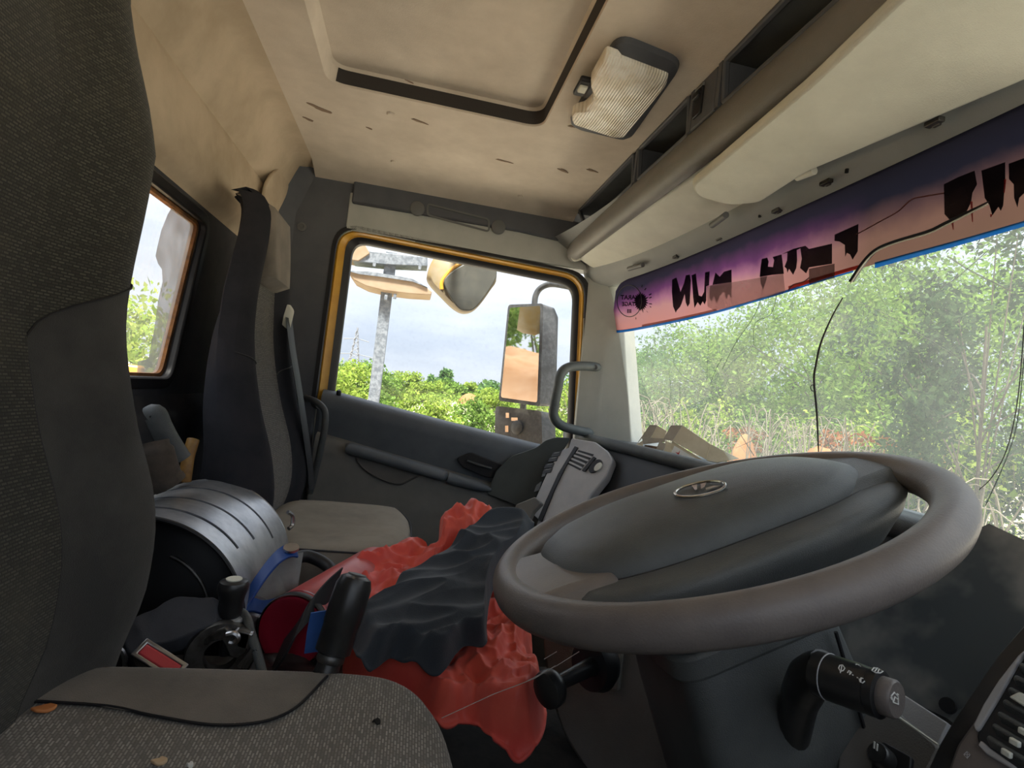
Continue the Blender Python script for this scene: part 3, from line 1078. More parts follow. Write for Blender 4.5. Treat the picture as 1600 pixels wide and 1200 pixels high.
b = MB()
NX = 60
rows = []
for i in range(NX + 1):
    x = cx0 + .004 + (-.045 - cx0) * i / NX
    # far outline y at this x
    u = min(1, abs((x - (cx0 + cx1) / 2) / ((cx1 - cx0) / 2)))
    yo = (cy0 + cy1) / 2 + (cy1 - cy0) / 2 * (1 - u ** 4.2) ** (1 / 4.2)
    ys_ = min(seam_y(x), yo - .004)
    row = []
    for j in range(13):
        t = j / 12
        y = ys_ + (yo - ys_) * t
        edge = max(0, (t - .55) / .45)
        dd = (yo - y)
        drop = .0
        if dd < .045:
            q = 1 - dd / .045
            drop = .034 * q ** 2.4
        row.append(Vector((x, y + .002 * (t > .9), ctop(x, min(y, .66)) - drop + .0035)))
    row.append(Vector((x, yo + .003, ctop(x, .66) - .06)))
    row.append(Vector((x, yo + .002, ctop(x, .66) - .12)))
    rows.append(row)
b.loft(rows, closed=False)
b.build('side_panel', M_seat2, ds, angle=80)
MB().tube([Vector((x, y, ctop(x, y) + .003)) for x, y in [(p[0], p[1]) for p in spline([Vector((a, c, 0)) for a, c in seam_pts[:-1]], 5)]], .0016, 6).build('seam', M_black, ds)
MB().box((-.17, .40, -.58), (.44, .44, .18)).build('suspension_box', M_black, ds, bevel=.02)
MB().box((-.17, .40, -.81), (.50, .40, .28)).build('pedestal', M_black, ds, bevel=.02)

# debris on the cushion
for i, (px, py, s, cm, lab) in enumerate(((68, 1113, .009, (.55, .20, .06), 'orange fruit peel scrap lying on the driver seat by the backrest'), (250, 1179, .0055, (.60, .42, .25), 'small tan crumb lying on the front of the driver seat'), (298, 1184, .0025, (.7, .68, .62), 'tiny white speck beside the tan crumb on the driver seat'), (588, 1129, .004, (.02, .018, .015), 'small black seed lying near the front edge of the driver seat'))):
    p = atz(px, py, cz + .004)
    p.z = ctop(p.x, p.y) + .0025
    pts = [p + Vector((math.cos(t) * s * (1 + .3 * math.sin(2 * t + i)), math.sin(t) * s * .6 * (1 + .25 * math.cos(3 * t)), .0015 * math.sin(2 * t))) for t in [2 * PI * k / 10 for k in range(10)]]
    tag(MB().prism(pts, (0, 0, .003)).build('debris_scrap', mat('scrap_%d' % i, cm, .7), bevel=.001), lab, 'debris')

M_seat_shaded = mat('shaded_seat_cloth', (.022, .023, .028), .95, col2=(.034, .034, .039), scale=10, bump=.4, bscale=900, spec=.1)  # seat cloth darkened; shade of the unlit near side is put into the colour
# passenger seat -----------------------------------------------------
ps = thing('passenger_seat', 'passenger seat with tall dark backrest and belt beside the yellow framed door', 'seat', (-.15, 1.37, ZF))
PYC = 1.37
tabp = [(-.42, -.275, .230), (-.30, -.246, .230), (-.20, -.256, .232), (-.08, -.296, .226), (.04, -.325, .212), (.13, -.335, .195), (.21, -.338, .165), (.27, -.342, .130), (.33, -.348, .105), (.36, -.352, .098), (.38, -.355, .090)]
Pp = make_backrest(ps, PYC, tabp, -.42, .375, lambda z: .095 - .05 * max(0, min(1, (z + .25) / .35)), .03, .45, (weave_mat('passenger_weave', (.055, .052, .048), (.16, .15, .135), .009, .004), M_seat_shaded, M_seat_shaded, M_seat_shaded), (-.02, .02))
# headrest pad
hb = []
for k in range(13):
    z = .185 + .185 * k / 12
    w = .082 + .012 * math.sin(PI * k / 12)
    xf = -.325 - .022 * k / 12 - (.03 if k in (0, 12) else 0)
    hb.append([Vector((xf - (.012 if abs(t) > .9 else 0), PYC + w * t, z)) for t in (-1, -.9, -.5, 0, .5, .9, 1)] + [Vector((xf - .05, PYC + w, z)), Vector((xf - .05, PYC - w, z))])
MB().loft(hb).build('headrest_pad', M_seat2, ps, angle=60)
# cushion
b = MB()


def pplan(k, s):
    a = 2 * PI * k / 72
    ca, sa = math.cos(a), math.sin(a)
    e = 2 / 4.5
    return -.125 + .175 * s * math.copysign(abs(ca) ** e, ca), 1.355 + .222 * s * math.copysign(abs(sa) ** e, sa)


pl = [(.9, .14), (.97, .12), (1.0, .07), (1.0, .04), (.98, .018), (.95, .006), (.90, 0), (.75, -.001), (.5, .002), (.25, .004), (.01, .004)]
b.loft([[Vector((*pplan(k, s), -.345 - d - .02 * max(0, pplan(k, s)[0]) / .05)) for k in range(72)] for s, d in pl])
b.build('cushion', M_seat_light, ps, angle=80)
MB().tube([Vector((pplan(k, .985)[0], pplan(k, .985)[1], -.352 - .02 * max(0, pplan(k, 1)[0]) / .05)) for k in range(72)], .0022, 6).build('seam', M_black, ps)
MB().box((-.14, 1.36, -.60), (.28, .36, .22)).build('seat_base', M_black, ps, bevel=.02)
MB().box((-.14, 1.36, -.83), (.34, .40, .24)).build('pedestal', M_black, ps, bevel=.02)
# recliner bracket
MB().tube([aty(459, 770, 1.60), aty(466, 786, 1.60)], .006, 8).tube([aty(462, 783, 1.60), aty(497, 784, 1.60)], .004, 8).build('recliner_lever', M_metal, ps)
# belt guide and belt
bg = [aty(px, py, 1.50) for px, py in ((449, 474), (456, 485), (449, 515), (439, 506))]
MB().prism(rrect(bg, .006, 3), (.006, .004, 0)).build('belt_guide', M_visor, ps, bevel=.002)
M_belt = mat('belt_webbing', (.02, .021, .024), .6, spec=.3)
b = MB()
bp0 = [aty(px, py, y) for px, py, y in ((451, 497, 1.50), (457, 545, 1.50), (466, 600, 1.515), (475, 660, 1.53), (484, 725, 1.56), (487, 765, 1.58))]
b.loft([[p + Vector((-.003, -.020, 0)), p + Vector((.004, .022, 0)), p + Vector((.003, .024, 0)), p + Vector((-.004, -.018, 0))] for p in spline(bp0, 6)])
b.build('seat_belt', M_belt, ps)

# curved black grab rail by the passenger door pillar
rl = thing('pillar_rail', 'curved black handrail low on the pillar beside the passenger seat', 'handrail', aty(480, 760, 1.78))
MB().tube(spline([aty(px, py, y) for px, py, y in ((474, 622, 1.83), (486, 624, 1.78), (500, 632, 1.755), (508, 645, 1.75), (507, 670, 1.75), (500, 705, 1.76), (492, 740, 1.78), (484, 770, 1.80))], 5), .010, 12).build('rail', M_dash, rl)
MB().lathe([(.018, 0), (.018, -.006), (.010, -.01)], aty(473, 622, 1.846), (0, 1, 0), 16).build('rail_foot', M_dash, rl)

# ------------------------------------------------------------------ engine tunnel
b = MB()
b.loft([[Vector((x, .74, -.95)), Vector((x, .76, -.56)), Vector((x, .80, -.54)), Vector((x, 1.08, -.54)), Vector((x, 1.11, -.56)), Vector((x, 1.13, -.95))] for x in (-.5, -.2, .1, .4, .8)], closed=False)
struct(b.build('trim_6', M_dark), 'dark engine tunnel between the two seats', 'trim')

# slotted sheet-metal drum -------------------------------------------
dr = thing('metal_drum', 'slotted silver metal drum guard lying between the two seats', 'drum', (-.345, 1.0, -.535))
DC = Vector((-.345, 0, -.382))
DR = .151
y0, y1 = .85, 1.145
M_drum = mat('scuffed_steel', (.55, .57, .60), .40, .75, col2=(.34, .36, .40), scale=14, mix_lo=.4, mix_hi=.62, bump=.1, bscale=60, stretch=(1, 1, 1))
slots = [(.905, .72), (.978, .62), (1.06, .50)]      # y centre, end angle
ys_list = [y0]
for yc0, _ in slots:
    ys_list += [yc0 - .0045, yc0 + .0045]
ys_list.append(y1)
a0, a1 = R(-38), R(220)     # angle measured from +x towards +z
NA = 86
b = MB()
def dp(a, y, r=DR):
    return Vector((DC.x + r * math.cos(a), y, DC.z + r * math.sin(a)))
angs = [a0 + (a1 - a0) * k / NA for k in range(NA + 1)]
for k in range(NA):
    am = (angs[k] + angs[k + 1]) / 2
    for j in range(len(ys_list) - 1):
        slot = j % 2 == 1
        if slot:
            if am > slots[j // 2][1] and am < 2.3:
                continue
        b.add([dp(angs[k], ys_list[j]), dp(angs[k + 1], ys_list[j]), dp(angs[k + 1], ys_list[j + 1]), dp(angs[k], ys_list[j + 1])], [(0, 1, 2, 3)])
bmx = b
o = bmx.build('shell', M_drum, dr, solid=.0025, angle=60)
bm_w = bmesh.new(); bm_w.from_mesh(o.data); bmesh.ops.remove_doubles(bm_w, verts=bm_w.verts, dist=1e-5); bmesh.ops.recalc_face_normals(bm_w, faces=bm_w.faces); bm_w.to_mesh(o.data); bm_w.free()
o.data.polygons.foreach_set('use_smooth', [True] * len(o.data.polygons))
es = o.modifiers.new('split', 'EDGE_SPLIT')
es.split_angle = R(40)
# near rim lip, recessed end disc, arc highlight built as a tube, inner dark core
MB().tube([dp(a, y0 + .001, DR - .002) for a in angs], .0035, 8).build('near_lip', M_black, dr)
MB().tube([dp(a, y1 - .001, DR - .002) for a in angs], .003, 8).build('far_lip', M_metal, dr)
MB().lathe([(.0001, 0), (DR - .012, 0), (DR - .006, .004), (DR - .006, .25)], (DC.x, y0 + .03, DC.z), (0, 1, 0), 48, cap=False).build('inner_core', M_black, dr)
MB().tube([dp(a, y0 + .028, DR * .62) for a in [R(8) + R(62) * k / 20 for k in range(21)]], .0028, 8).build('highlight_arc', M_metal_dark, dr)
# fixing tabs at the front foot
for yy in (.955, 1.02):
    MB().box(dp(R(-12), yy, DR + .006), (.012, .020, .016)).build('fixing_tab', M_metal, dr, bevel=.003)
MB().tube(spline([aty(450, 800, 1.15), aty(457, 806, 1.16), aty(457, 820, 1.16), aty(451, 826, 1.15)], 5), .004, 8).build('lifting_loop', M_metal, dr)

# dark pipe and rags behind, tan tube --------------------------------
pi = thing('black_pipe', 'black rubber pipe leaning against the rear wall behind the drum', 'pipe', aty(270, 755, 1.0))
MB().tube(spline([aty(236, 650, .985), aty(243, 648, .985), aty(252, 668, .99), aty(264, 690, 1.0), aty(282, 718, 1.01)], 6), .017, 14).build('bend', M_dash, pi)
tag(MB().tube(spline([aty(242, 690, .95), aty(248, 715, .95), aty(258, 745, .96), aty(266, 758, .965)], 5), [.020] * 3 + [.024] * 8 + [.026] * 4 + [.016], 12).build('dirty_rag_roll', mat('dirty_rag', (.09, .07, .055), .95, col2=(.05, .042, .035), scale=30, bump=.8, bscale=60)), 'rolled dirty brown rag tucked behind the drum', 'rag')
tt = thing('tan_tube', 'short ochre plastic tube standing on the drum', 'tube', aty(290, 752, 1.10))
M_tan = mat('ochre_plastic', (0.300, 0.162, 0.036), .5, col2=(0.180, 0.090, 0.024), scale=40)
tp = spline([aty(289, 752, 1.08), aty(291, 735, 1.08), aty(294, 715, 1.085), aty(299, 697, 1.09), aty(302, 687, 1.095)], 5)
MB().tube(tp, .0105, 14, cap=False).build('wall', M_tan, tt, solid=.002)
MB().lathe([(.0085, 0), (.0085, .01), (.0001, .01)], tp[0] + Vector((0, 0, .002)), (0, 0, 1), 14).build('bore', M_black, tt)

# blue bracket --------------------------------------------------------
bb = thing('blue_bracket', 'chipped blue painted steel bracket in front of the drum', 'bracket', aty(415, 955, .88))
M_blue = mat('chipped_blue_paint', (.010, .06, .27), .45, col2=(.06, .06, .065), scale=22, mix_lo=.60, mix_hi=.66)
M_plate = mat('worn_grey_plate', (.10, .10, .10), .5, .4, col2=(.17, .165, .16), scale=16)


def strap(pts, w, th, axis):
    """flat bar following pts, w = width along axis"""
    ax_ = Vector(axis).normalized()
    rings = []
    for i, p in enumerate(pts):
        t = (pts[min(i + 1, len(pts) - 1)] - pts[max(i - 1, 0)]).normalized()
        n = t.cross(ax_).normalized()
        rings.append([p - ax_ * w / 2 - n * th / 2, p + ax_ * w / 2 - n * th / 2, p + ax_ * w / 2 + n * th / 2, p - ax_ * w / 2 + n * th / 2])
    return MB().loft(rings)


up_ = spline([aty(px, py, y) for px, py, y in ((464, 861, .93), (452, 860, .925), (436, 869, .915), (420, 886, .905), (404, 908, .89), (390, 930, .88), (381, 947, .87))], 5)
strap(up_, .028, .004, (-.35, .8, .45)).build('upper_strap', M_blue, bb, bevel=.001)
lo_ = spline([aty(px, py, y) for px, py, y in ((381, 947, .87), (395, 945, .87), (410, 949, .875), (425, 947, .88), (444, 941, .89))], 5)
strap(lo_, .026, .004, (-.3, .85, .4)).build('lower_strap', M_blue, bb, bevel=.001)
MB().prism([aty(px, py, y) for px, py, y in ((455, 866, .93), (467, 864, .94), (455, 940, .90), (441, 946, .89), (400, 930, .89), (420, 893, .905))], (.006, .006, 0)).build('gusset_plate', M_plate, bb, bevel=.001)
MB().lathe([(.012, 0), (.012, .004), (.0001, .004)], aty(455, 858, .925), (0, -.3, 1), 20).build('stud', M_metal, bb)

# gear lever ----------------------------------------------------------
M_blackp = mat('black_plastic', (.014, .014, .015), .32, col2=(.03, .029, .028), scale=25, spec=.5)
gk = thing('gear_lever', 'short black gear lever knob with a pale ring', 'gear lever', aty(356, 1000, .78))
kb = aty(359, 963, .78)
ka = (aty(367, 926, .78) - aty(357, 1010, .78)).normalized()
MB().lathe([(.010, -.002), (.014, .004), (.0155, .012), (.0150, .020), (.0165, .028), (.019, .036), (.0195, .042), (.017, .047), (.010, .049), (.0001, .0495)], kb, ka, 24).build('knob', M_blackp, gk)
MB().lathe([(.010, .0485), (.010, .0505), (.0001, .0508)], kb, ka, 20).build('shift_plate', M_visor, gk)
MB().lathe([(.010, -.006), (.0175, -.006), (.0185, -.003), (.0175, 0), (.010, 0)], kb, ka, 24, cap=False).build('ring', M_dashgrey, gk)
MB().tube([kb - ka * .05, kb], .008, 12).build('stem', M_black, gk)
# shift gate mechanism
gm = thing('shift_mechanism', 'bare metal gear shift gate under the black gear knob', 'gear linkage', aty(355, 1055, .76))
gc = aty(345, 1020, .765)
MB().lathe([(.040, -.012), (.042, -.008), (.042, .008), (.040, .012), (.020, .012), (.020, -.012)], gc, (.25, -1, .1), 28, cap=False).build('quadrant', M_metal_dark, gm)
gb = [aty(px, py, .75) for px, py in ((305, 1035), (312, 1018), (330, 1003), (346, 1000), (352, 1010), (358, 1027), (372, 1030), (385, 1020), (392, 990), (376, 985), (360, 988), (352, 980), (340, 985), (318, 1000), (304, 1020))]
MB().prism(gb, (0, .02, 0)).build('cam_plate', M_metal_dark, gm, bevel=.002)
MB().tube(spline([aty(px, py, .745) for px, py in ((354, 992), (366, 990), (372, 997), (366, 1004), (358, 1003))], 5), .0035, 8).build('hook', M_metal, gm)
MB().prism([aty(px, py, .75) for px, py in ((366, 985), (396, 991), (386, 1016), (368, 1012), (372, 1000))], (0, .012, 0)).build('steel_tab', M_metal, gm, bevel=.002)
for k in range(3):
    MB().tube([aty(374 + k * 5, 1042, .742), aty(396 + k * 3, 1014, .742)], .003, 8).build('spring_rod', M_metal, gm)
MB().box(gc + Vector((0, 0, -.05)), (.14, .09, .05)).build('base_plate', M_metal_dark, gm, bevel=.004)

# seat belt buckle, dark cloth gaiter ---------------------------------
bk = thing('belt_buckle', 'grey seat belt buckle with a red release button by the driver seat', 'belt buckle', aty(245, 1050, .70))
bv0, bv1 = aty(228, 1018, .70), aty(272, 1046, .69)
ax_ = (bv1 - bv0).normalized()
up2 = Vector((-.1, -.55, .8))
up2 = (up2 - up2.dot(ax_) * ax_).normalized()
sd_ = ax_.cross(up2)
rb = Matrix((ax_, sd_, up2)).transposed()
mid = (bv0 + bv1) / 2
MB().box(mid - up2 * .014, (.060, .020, .028), rb).build('body', M_blackp, bk, bevel=.004)
MB().box(mid + up2 * .001, (.050, .013, .005), rb).build('button', mat('red_button', (.50, .05, .06), .4), bk, bevel=.002)
MB().ring([mid + up2 * .0015 + ax_ * x + sd_ * y for x, y in ((-.030, -.011), (.030, -.011), (.030, .011), (-.030, .011))], [mid + up2 * .0015 + ax_ * x + sd_ * y for x, y in ((-.025, -.0065), (.025, -.0065), (.025, .0065), (-.025, .0065))], up2 * .002).build('bezel', M_metal, bk, bevel=.001)
MB().prism([aty(px, py, .695) for px, py in ((186, 1012), (192, 1018), (198, 1030), (196, 1040), (198, 1052), (191, 1046), (191, 1032))], (0, .004, 0)).build('tongue_plate', M_metal, bk)


# cloth maker ---------------------------------------------------------
def cloth(name, label, cat, outline, depth, m, bulge, fold, fscale, fdir, seed, thick=.004, rings_n=76, per=11, edge_drop=.02, extra=None, crumple=.6, fst=.8):
    """draped cloth: outline pixels give its plan on the surface it lies on; folds are real relief"""
    pts2 = spline([Vector((a, c, 0)) for a, c in outline], per, True)
    cen = sum(pts2, Vector()) / len(pts2)
    P0 = aty(cen.x, cen.y, depth(cen.x, cen.y))
    # normal of the carrying surface
    A_, B_ = aty(cen.x + 20, cen.y, depth(cen.x + 20, cen.y)), aty(cen.x, cen.y + 20, depth(cen.x, cen.y + 20))
    N = (A_ - P0).cross(B_ - P0).normalized()
    if N.dot(P0) > 0:
        N = -N
    n = len(pts2)
    rng = random.Random(seed)
    fd = Vector(fdir).normalized()
    V = []
    for j in range(rings_n + 1):
        s = 1 - (j / rings_n) * .995
        for i in range(n):
            q = cen + (pts2[i] - cen) * s
            base = aty(q.x, q.y, depth(q.x, q.y))
            # folds: ridged noise stretched along fd, over broad swells
            l_ = base - P0
            al = l_.dot(fd)
            st = l_ - fd * al * fst
            w1 = noise.noise_vector(l_ * 7 + Vector((seed, 0, 0))) * .035
            a = noise.noise((st + w1) * fscale + Vector((seed * 3.1, 0, 0)))
            c = noise.noise((st + w1 * .5) * fscale * 2.3 + Vector((0, seed * 1.7, 5)))
            e = noise.noise(l_ * fscale * 3.6 + Vector((4, 1, seed)))
            ridge = (1 - abs(a) * 1.8) * .8 + (1 - abs(c) * 1.9) * .5 + (1 - abs(e) * 2) * .14 * crumple
            swell = noise.noise(l_ * 4.5 + Vector((seed, seed, 0)))
            k = min(1, (1 - s) / .16)
            k = k * k * (3 - 2 * k)
            h = bulge * k * (.7 + .6 * swell) + fold * ridge * (.75 + .25 * k) - edge_drop * (1 - k)
            if extra:
                h += extra(q.x, q.y) * k
            V.append(base + N * h)
    F_ = []
    for j in range(rings_n):
        for i in range(n):
            F_.append((j * n + i, j * n + (i + 1) % n, (j + 1) * n + (i + 1) % n, (j + 1) * n + i))
    F_.append(tuple(rings_n * n + i for i in range(n)))
    b = MB()
    b.add(V, F_)
    o = b.build(name, m, angle=180, solid=thick)
    return tag(o, label, cat)


M_red = mat('red_nylon', (.66, .066, .050), .5, col2=(.74, .12, .078), scale=7, bump=.25, bscale=90, spec=.35, sheen=.1)
M_shirt = mat('navy_cotton', (.032, .040, .052), .8, col2=(.045, .054, .066), scale=9, bump=.3, bscale=600, spec=.2, sheen=.15)
M_grey_cloth = mat('grey_cotton', (.045, .047, .055), .85, col2=(.06, .062, .07), scale=9, bump=.3, bscale=600, spec=.15)
depth_red = lambda px, py: max(.60, 1.19 - (py - 800) * .00145 + (px - 700) * .0000)
cloth('red_jacket', 'crumpled bright red nylon jacket lying under the navy shirt', 'jacket',
      ((500, 1000), (535, 890), (590, 875), (640, 850), (680, 862), (690, 815), (725, 797), (765, 812), (790, 870), (815, 960), (830, 1000), (832, 1060), (853, 1110), (845, 1160), (815, 1178), (770, 1165), (735, 1140), (690, 1140), (650, 1115), (590, 1095), (530, 1075), (505, 1050)), depth_red, M_red, .05, .030, 13, (-.2, -.7, .5), 5.0, crumple=1.3, fst=.45, edge_drop=.012)
depth_sh = lambda px, py: max(.56, 1.050 - (py - 800) * .00145)
cloth('navy_shirt', 'crumpled dark navy shirt thrown over the red jacket', 'shirt',
      ((552, 975), (590, 955), (620, 920), (675, 890), (720, 850), (765, 812), (815, 800), (835, 812), (822, 845), (790, 880), (768, 925), (762, 965), (760, 1000), (725, 1003), (690, 1032), (650, 1028), (612, 1020), (578, 1034), (556, 1010)), depth_sh, M_shirt, .035, .020, 13, (.75, .15, .45), 11.0, crumple=.15)
cloth('grey_cloth', 'dark grey rag draped behind the belt buckle', 'rag',
      ((190, 1000), (215, 970), (245, 958), (262, 945), (285, 936), (320, 938), (352, 942), (352, 985), (320, 1000), (285, 1015), (240, 1025), (200, 1045)), lambda px, py: .80 - (py - 940) * .0006, M_grey_cloth, .02, .008, 14, (.8, 0, -.4), 21.0, rings_n=24, edge_drop=.01)

# red cylinder --------------------------------------------------------
rc_ = thing('red_cylinder', 'worn red metal cylinder lying between the seats beside the red jacket', 'cylinder', aty(470, 1010, .86))
e0, e1 = aty(458, 985, .80), aty(585, 895, 1.10)
axr = (e1 - e0).normalized()
M_redpaint = mat('worn_red_paint', (.40, .045, .05), .4, col2=(.52, .12, .11), scale=9, spec=.5)
M_redend = mat('deep_red_paint', (.20, .006, .02), .3, col2=(.28, .012, .03), scale=9)
MB().lathe([(.048, 0), (.050, .004), (.050, (e1 - e0).length)], e0, axr, 40).build('body', M_redpaint, rc_)
MB().lathe([(.0495, -.006), (.051, -.004), (.051, .006), (.0495, .008)], e0, axr, 40, cap=False).build('rim', M_black, rc_)
MB().lathe([(.0001, -.004), (.035, -.004), (.044, -.007), (.047, -.0065), (.047, .0)], e0, axr, 40).build('end_cap', M_redend, rc_)
MB().lathe([(.0505, .012), (.0505, .016)], e0, axr, 40, cap=False).build('stripe', M_redend, rc_)

# black hand lever with boot ------------------------------------------
hl = thing('hand_lever', 'tall black rounded hand lever standing among the red cloth', 'lever', aty(505, 1060, .66))
l0, l1 = aty(520, 1018, .66), aty(556, 905, .68)
al = (l1 - l0).normalized()
LL = (l1 - l0).length
MB().lathe([(.013, -.004), (.0205, 0), (.0205, LL * .35), (.0215, LL * .38), (.022, LL * .62), (.0215, LL * .9), (.018, LL * 1.02), (.010, LL * 1.07), (.0001, LL * 1.08)], l0, al, 24).build('grip', M_blackp, hl)
MB().lathe([(.009, LL * 1.062), (.011, LL * 1.055), (.011, LL * 1.075), (.007, LL * 1.082), (.0001, LL * 1.082)], l0, al, 18).build('cap', M_cap, hl)
MB().lathe([(.020, -.075), (.022, -.068), (.018, -.060), (.021, -.050), (.016, -.042), (.018, -.034), (.014, -.02), (.012, 0)], l0, al, 20, cap=False).build('boot', M_blackp, hl)
MB().lathe([(.0145, -.012), (.0160, -.010), (.0160, -.004), (.0145, -.002)], l0, al, 20).build('brass_collar', M_metal_dark, hl)
tag(strap([aty(px, py, .70) for px, py in ((503, 955), (497, 985), (493, 1018))], .026, .003, (1, 0, .2)).build('blue_strap', mat('blue_webbing', (.02, .09, .33), .7, col2=(.03, .12, .42), scale=30)), 'short blue strap hanging beside the black hand lever', 'strap')
tag(strap([aty(px, py, .655) for px, py in ((533, 1000), (525, 1030), (516, 1065), (512, 1080))], .010, .003, (1, 0, .2)).build('blue_strap', MATS['blue_webbing']), 'narrow blue strap running down in front of the hand lever', 'strap')
tag(strap(spline([aty(px, py, y) for px, py, y in ((525, 912, .83), (500, 935, .80), (475, 965, .775), (455, 1000, .765), (432, 1030, .77))], 5), .050, .003, (.2, .6, .75)).build('black_tape', M_black), 'black tape band wrapped across the red cylinder end', 'tape')
# hose loop and black plastic sheet
tag(MB().tube(spline([aty(px, py, y) for px, py, y in ((460, 872, 1.08), (480, 869, 1.10), (503, 878, 1.10), (518, 892, 1.08), (520, 915, 1.04))], 6), .012, 12).build('black_hose', M_black), 'thick black hose curving below the passenger seat cushion', 'hose')
tag(MB().tube(spline([aty(px, py, y) for px, py, y in ((374, 955, .80), (385, 965, .78), (392, 990, .76), (400, 1015, .745), (408, 1045, .735), (412, 1065, .73))], 6), .006, 10).build('black_cable', M_dash), 'thin black cable running down beside the shift gate', 'cable')
tag(MB().grid(lambda u, v: aty(405 + 130 * u, 1022 + 40 * v, .80 - .06 * v) + Vector((0, 0, .006 * noise.noise(Vector((u * 5, v * 4, 2))))), 16, 8).build('plastic_sheet', M_blackp, solid=.002), 'torn black plastic sheet on the engine tunnel behind the driver seat', 'sheet')

# ------------------------------------------------------------------ steering wheel
SW = Vector((.337, .558, -.118))
TI, YA = .39, -.08
Rx = Matrix.Rotation(YA, 3, 'X')
e1 = Rx @ Vector((math.cos(TI), 0, math.sin(TI)))
e2 = Rx @ Vector((0, 1, 0))
en = Rx @ Vector((-math.sin(TI), 0, math.cos(TI)))
M_rim = mat('worn_rim_leatherette', (.14, .120, .110), .44, col2=(.195, .167, .148), scale=11, bump=.15, bscale=500, spec=.45)
M_pad = mat('wheel_pad_plastic', (0.075, 0.081, 0.081), .42, col2=(0.104, 0.109, 0.106), scale=13, bump=.35, bscale=900, spec=.45)
sw = thing('steering_wheel', 'large dark steering wheel with a wide oval hub pad', 'steering wheel', SW - en * .09)


def S(a, c, h):
    return SW + e1 * a + e2 * c + en * h


RR, rt = .2245, .0178
b = MB()
nt_, ns_ = 112, 18
b.add([S((RR + rt * math.cos(s)) * math.cos(t), (RR + rt * math.cos(s)) * math.sin(t), rt * math.sin(s) * 1.05) for t in [2 * PI * i / nt_ for i in range(nt_)] for s in [2 * PI * j / ns_ for j in range(ns_)]],
      [(i * ns_ + j, ((i + 1) % nt_) * ns_ + j, ((i + 1) % nt_) * ns_ + (j + 1) % ns_, i * ns_ + (j + 1) % ns_) for i in range(nt_) for j in range(ns_)])
b.build('rim', M_rim, sw, angle=180)


def sup(s, ca_, cc, ha, hc, e=3.0, n=72):
    out = []
    for k in range(n):
        t = 2 * PI * k / n
        c_, s_ = math.cos(t), math.sin(t)
        out.append((ca_ + ha * s * math.copysign(abs(c_) ** (2 / e), c_), cc + hc * s * math.copysign(abs(s_) ** (2 / e), s_)))
    return out


PADC, PADA, PADW = .030, .194, .110
PAD0 = .012
padrings = [(1.0, -.012), (1.0, -.002), (.985, .006), (.94, .016), (.85, .025), (.70, .032), (.5, .037), (.25, .040), (.01, .041)]
padz = lambda s: 0
b = MB()
b.loft([[S(a, c, h) for a, c in sup(s, PAD0, PADC, PADA, PADW)] for s, h in padrings])
pad = b.build('hub_pad', M_pad, sw, angle=80)
# seam groove under the pad and the hub body below
b = MB()
b.loft([[S(a, c, h) for a, c in sup(s, PAD0, PADC * .4, PADA + .010, PADW + .028)] for s, h in ((.40, -.085), (.62, -.072), (.86, -.045), (.97, -.020), (1.0, -.008), (.975, -.001), (.93, .002))])
b.build('hub_body', M_pad, sw, angle=80)
MB().tube([S(a, c, .0005) for a, c in sup(1.008, PAD0, PADC, PADA, PADW)] + [S(*sup(1.008, PAD0, PADC, PADA, PADW)[0], .0005)], .0022, 6).build('pad_seam', M_black, sw)
# spokes front and rear
for sg in (-1, 1):
    rings = []
    for t in (0, .25, .5, .75, 1.0):
        a = sg * (.130 + (.222 - .130) * t)
        w = .080 - .008 * math.sin(PI * t) + .004 * t
        h = -.006 + .006 * t
        th = .014 - .002 * t
        rings.append([S(a, -w, h - th * .3), S(a, -w * .8, h + th), S(a, 0, h + th * 1.3), S(a, w * .8 + .02, h + th), S(a, w + .02, h - th * .3), S(a, w * .8, h - th), S(a, 0, h - th * 1.6), S(a, -w * .8, h - th)])
    MB().loft(rings).build('spoke', M_pad if sg > 0 else M_rim, sw, bevel=.006, seg=3)
# emblem on the far side of the pad
def padh(a, c):
    r = (abs((a - PAD0) / PADA) ** 3 + abs((c - PADC) / PADW) ** 3) ** (1 / 3)
    for (s0, h0), (s1, h1) in zip(padrings[1:], padrings[2:]):
        if s1 <= r <= s0:
            return h0 + (h1 - h0) * (s0 - r) / (s0 - s1)
    return .041


def ray_pad(px, py):
    d = ray(px, py)
    best = None
    for i in range(400):
        t = (.35 + .6 * i / 400) / d.length
        p = d * t - SW
        a, c, h = p.dot(e1), p.dot(e2), p.dot(en)
        if (abs((a - PAD0) / PADA) ** 3 + abs((c - PADC) / PADW) ** 3) < .995 and h <= padh(a, c) + .0012:
            return d * t
    return None


M_chrome = mat('dull_chrome', (.60, .58, .52), .25, 1.0)
em = []
for k in range(40):
    t = 2 * PI * k / 40
    u, v = math.cos(t) * 40, math.sin(t) * 10.5
    q = ray_pad(1094.5 + u * .985 - v * .17 * 0, 766 - u * .16 + v)
    if q is not None:
        em.append(q + en * .0012)
if len(em) > 8:
    emo = MB().tube(em + [em[0]], .0016, 8, cap=False).build('emblem_ring', M_chrome, sw)
    for poly in (((1081, 760.5), (1090, 758.8), (1090, 767), (1086.5, 768)), ((1095, 757.8), (1104.5, 756), (1101.5, 763), (1095.5, 766)), ((1103, 764.5), (1116, 761), (1128, 761), (1116, 764), (1104, 767.5))):
        q = [ray_pad(*p) for p in poly]
        if all(x is not None for x in q):
            MB().prism([x + en * .0002 for x in q], en * .0016).build('emblem_bar', M_chrome, emo)

# ------------------------------------------------------------------ steering column, stalk, left lever
col = thing('steering_column', 'dark plastic steering column shroud under the wheel', 'steering column', S(0, 0, -.50))
b = MB()


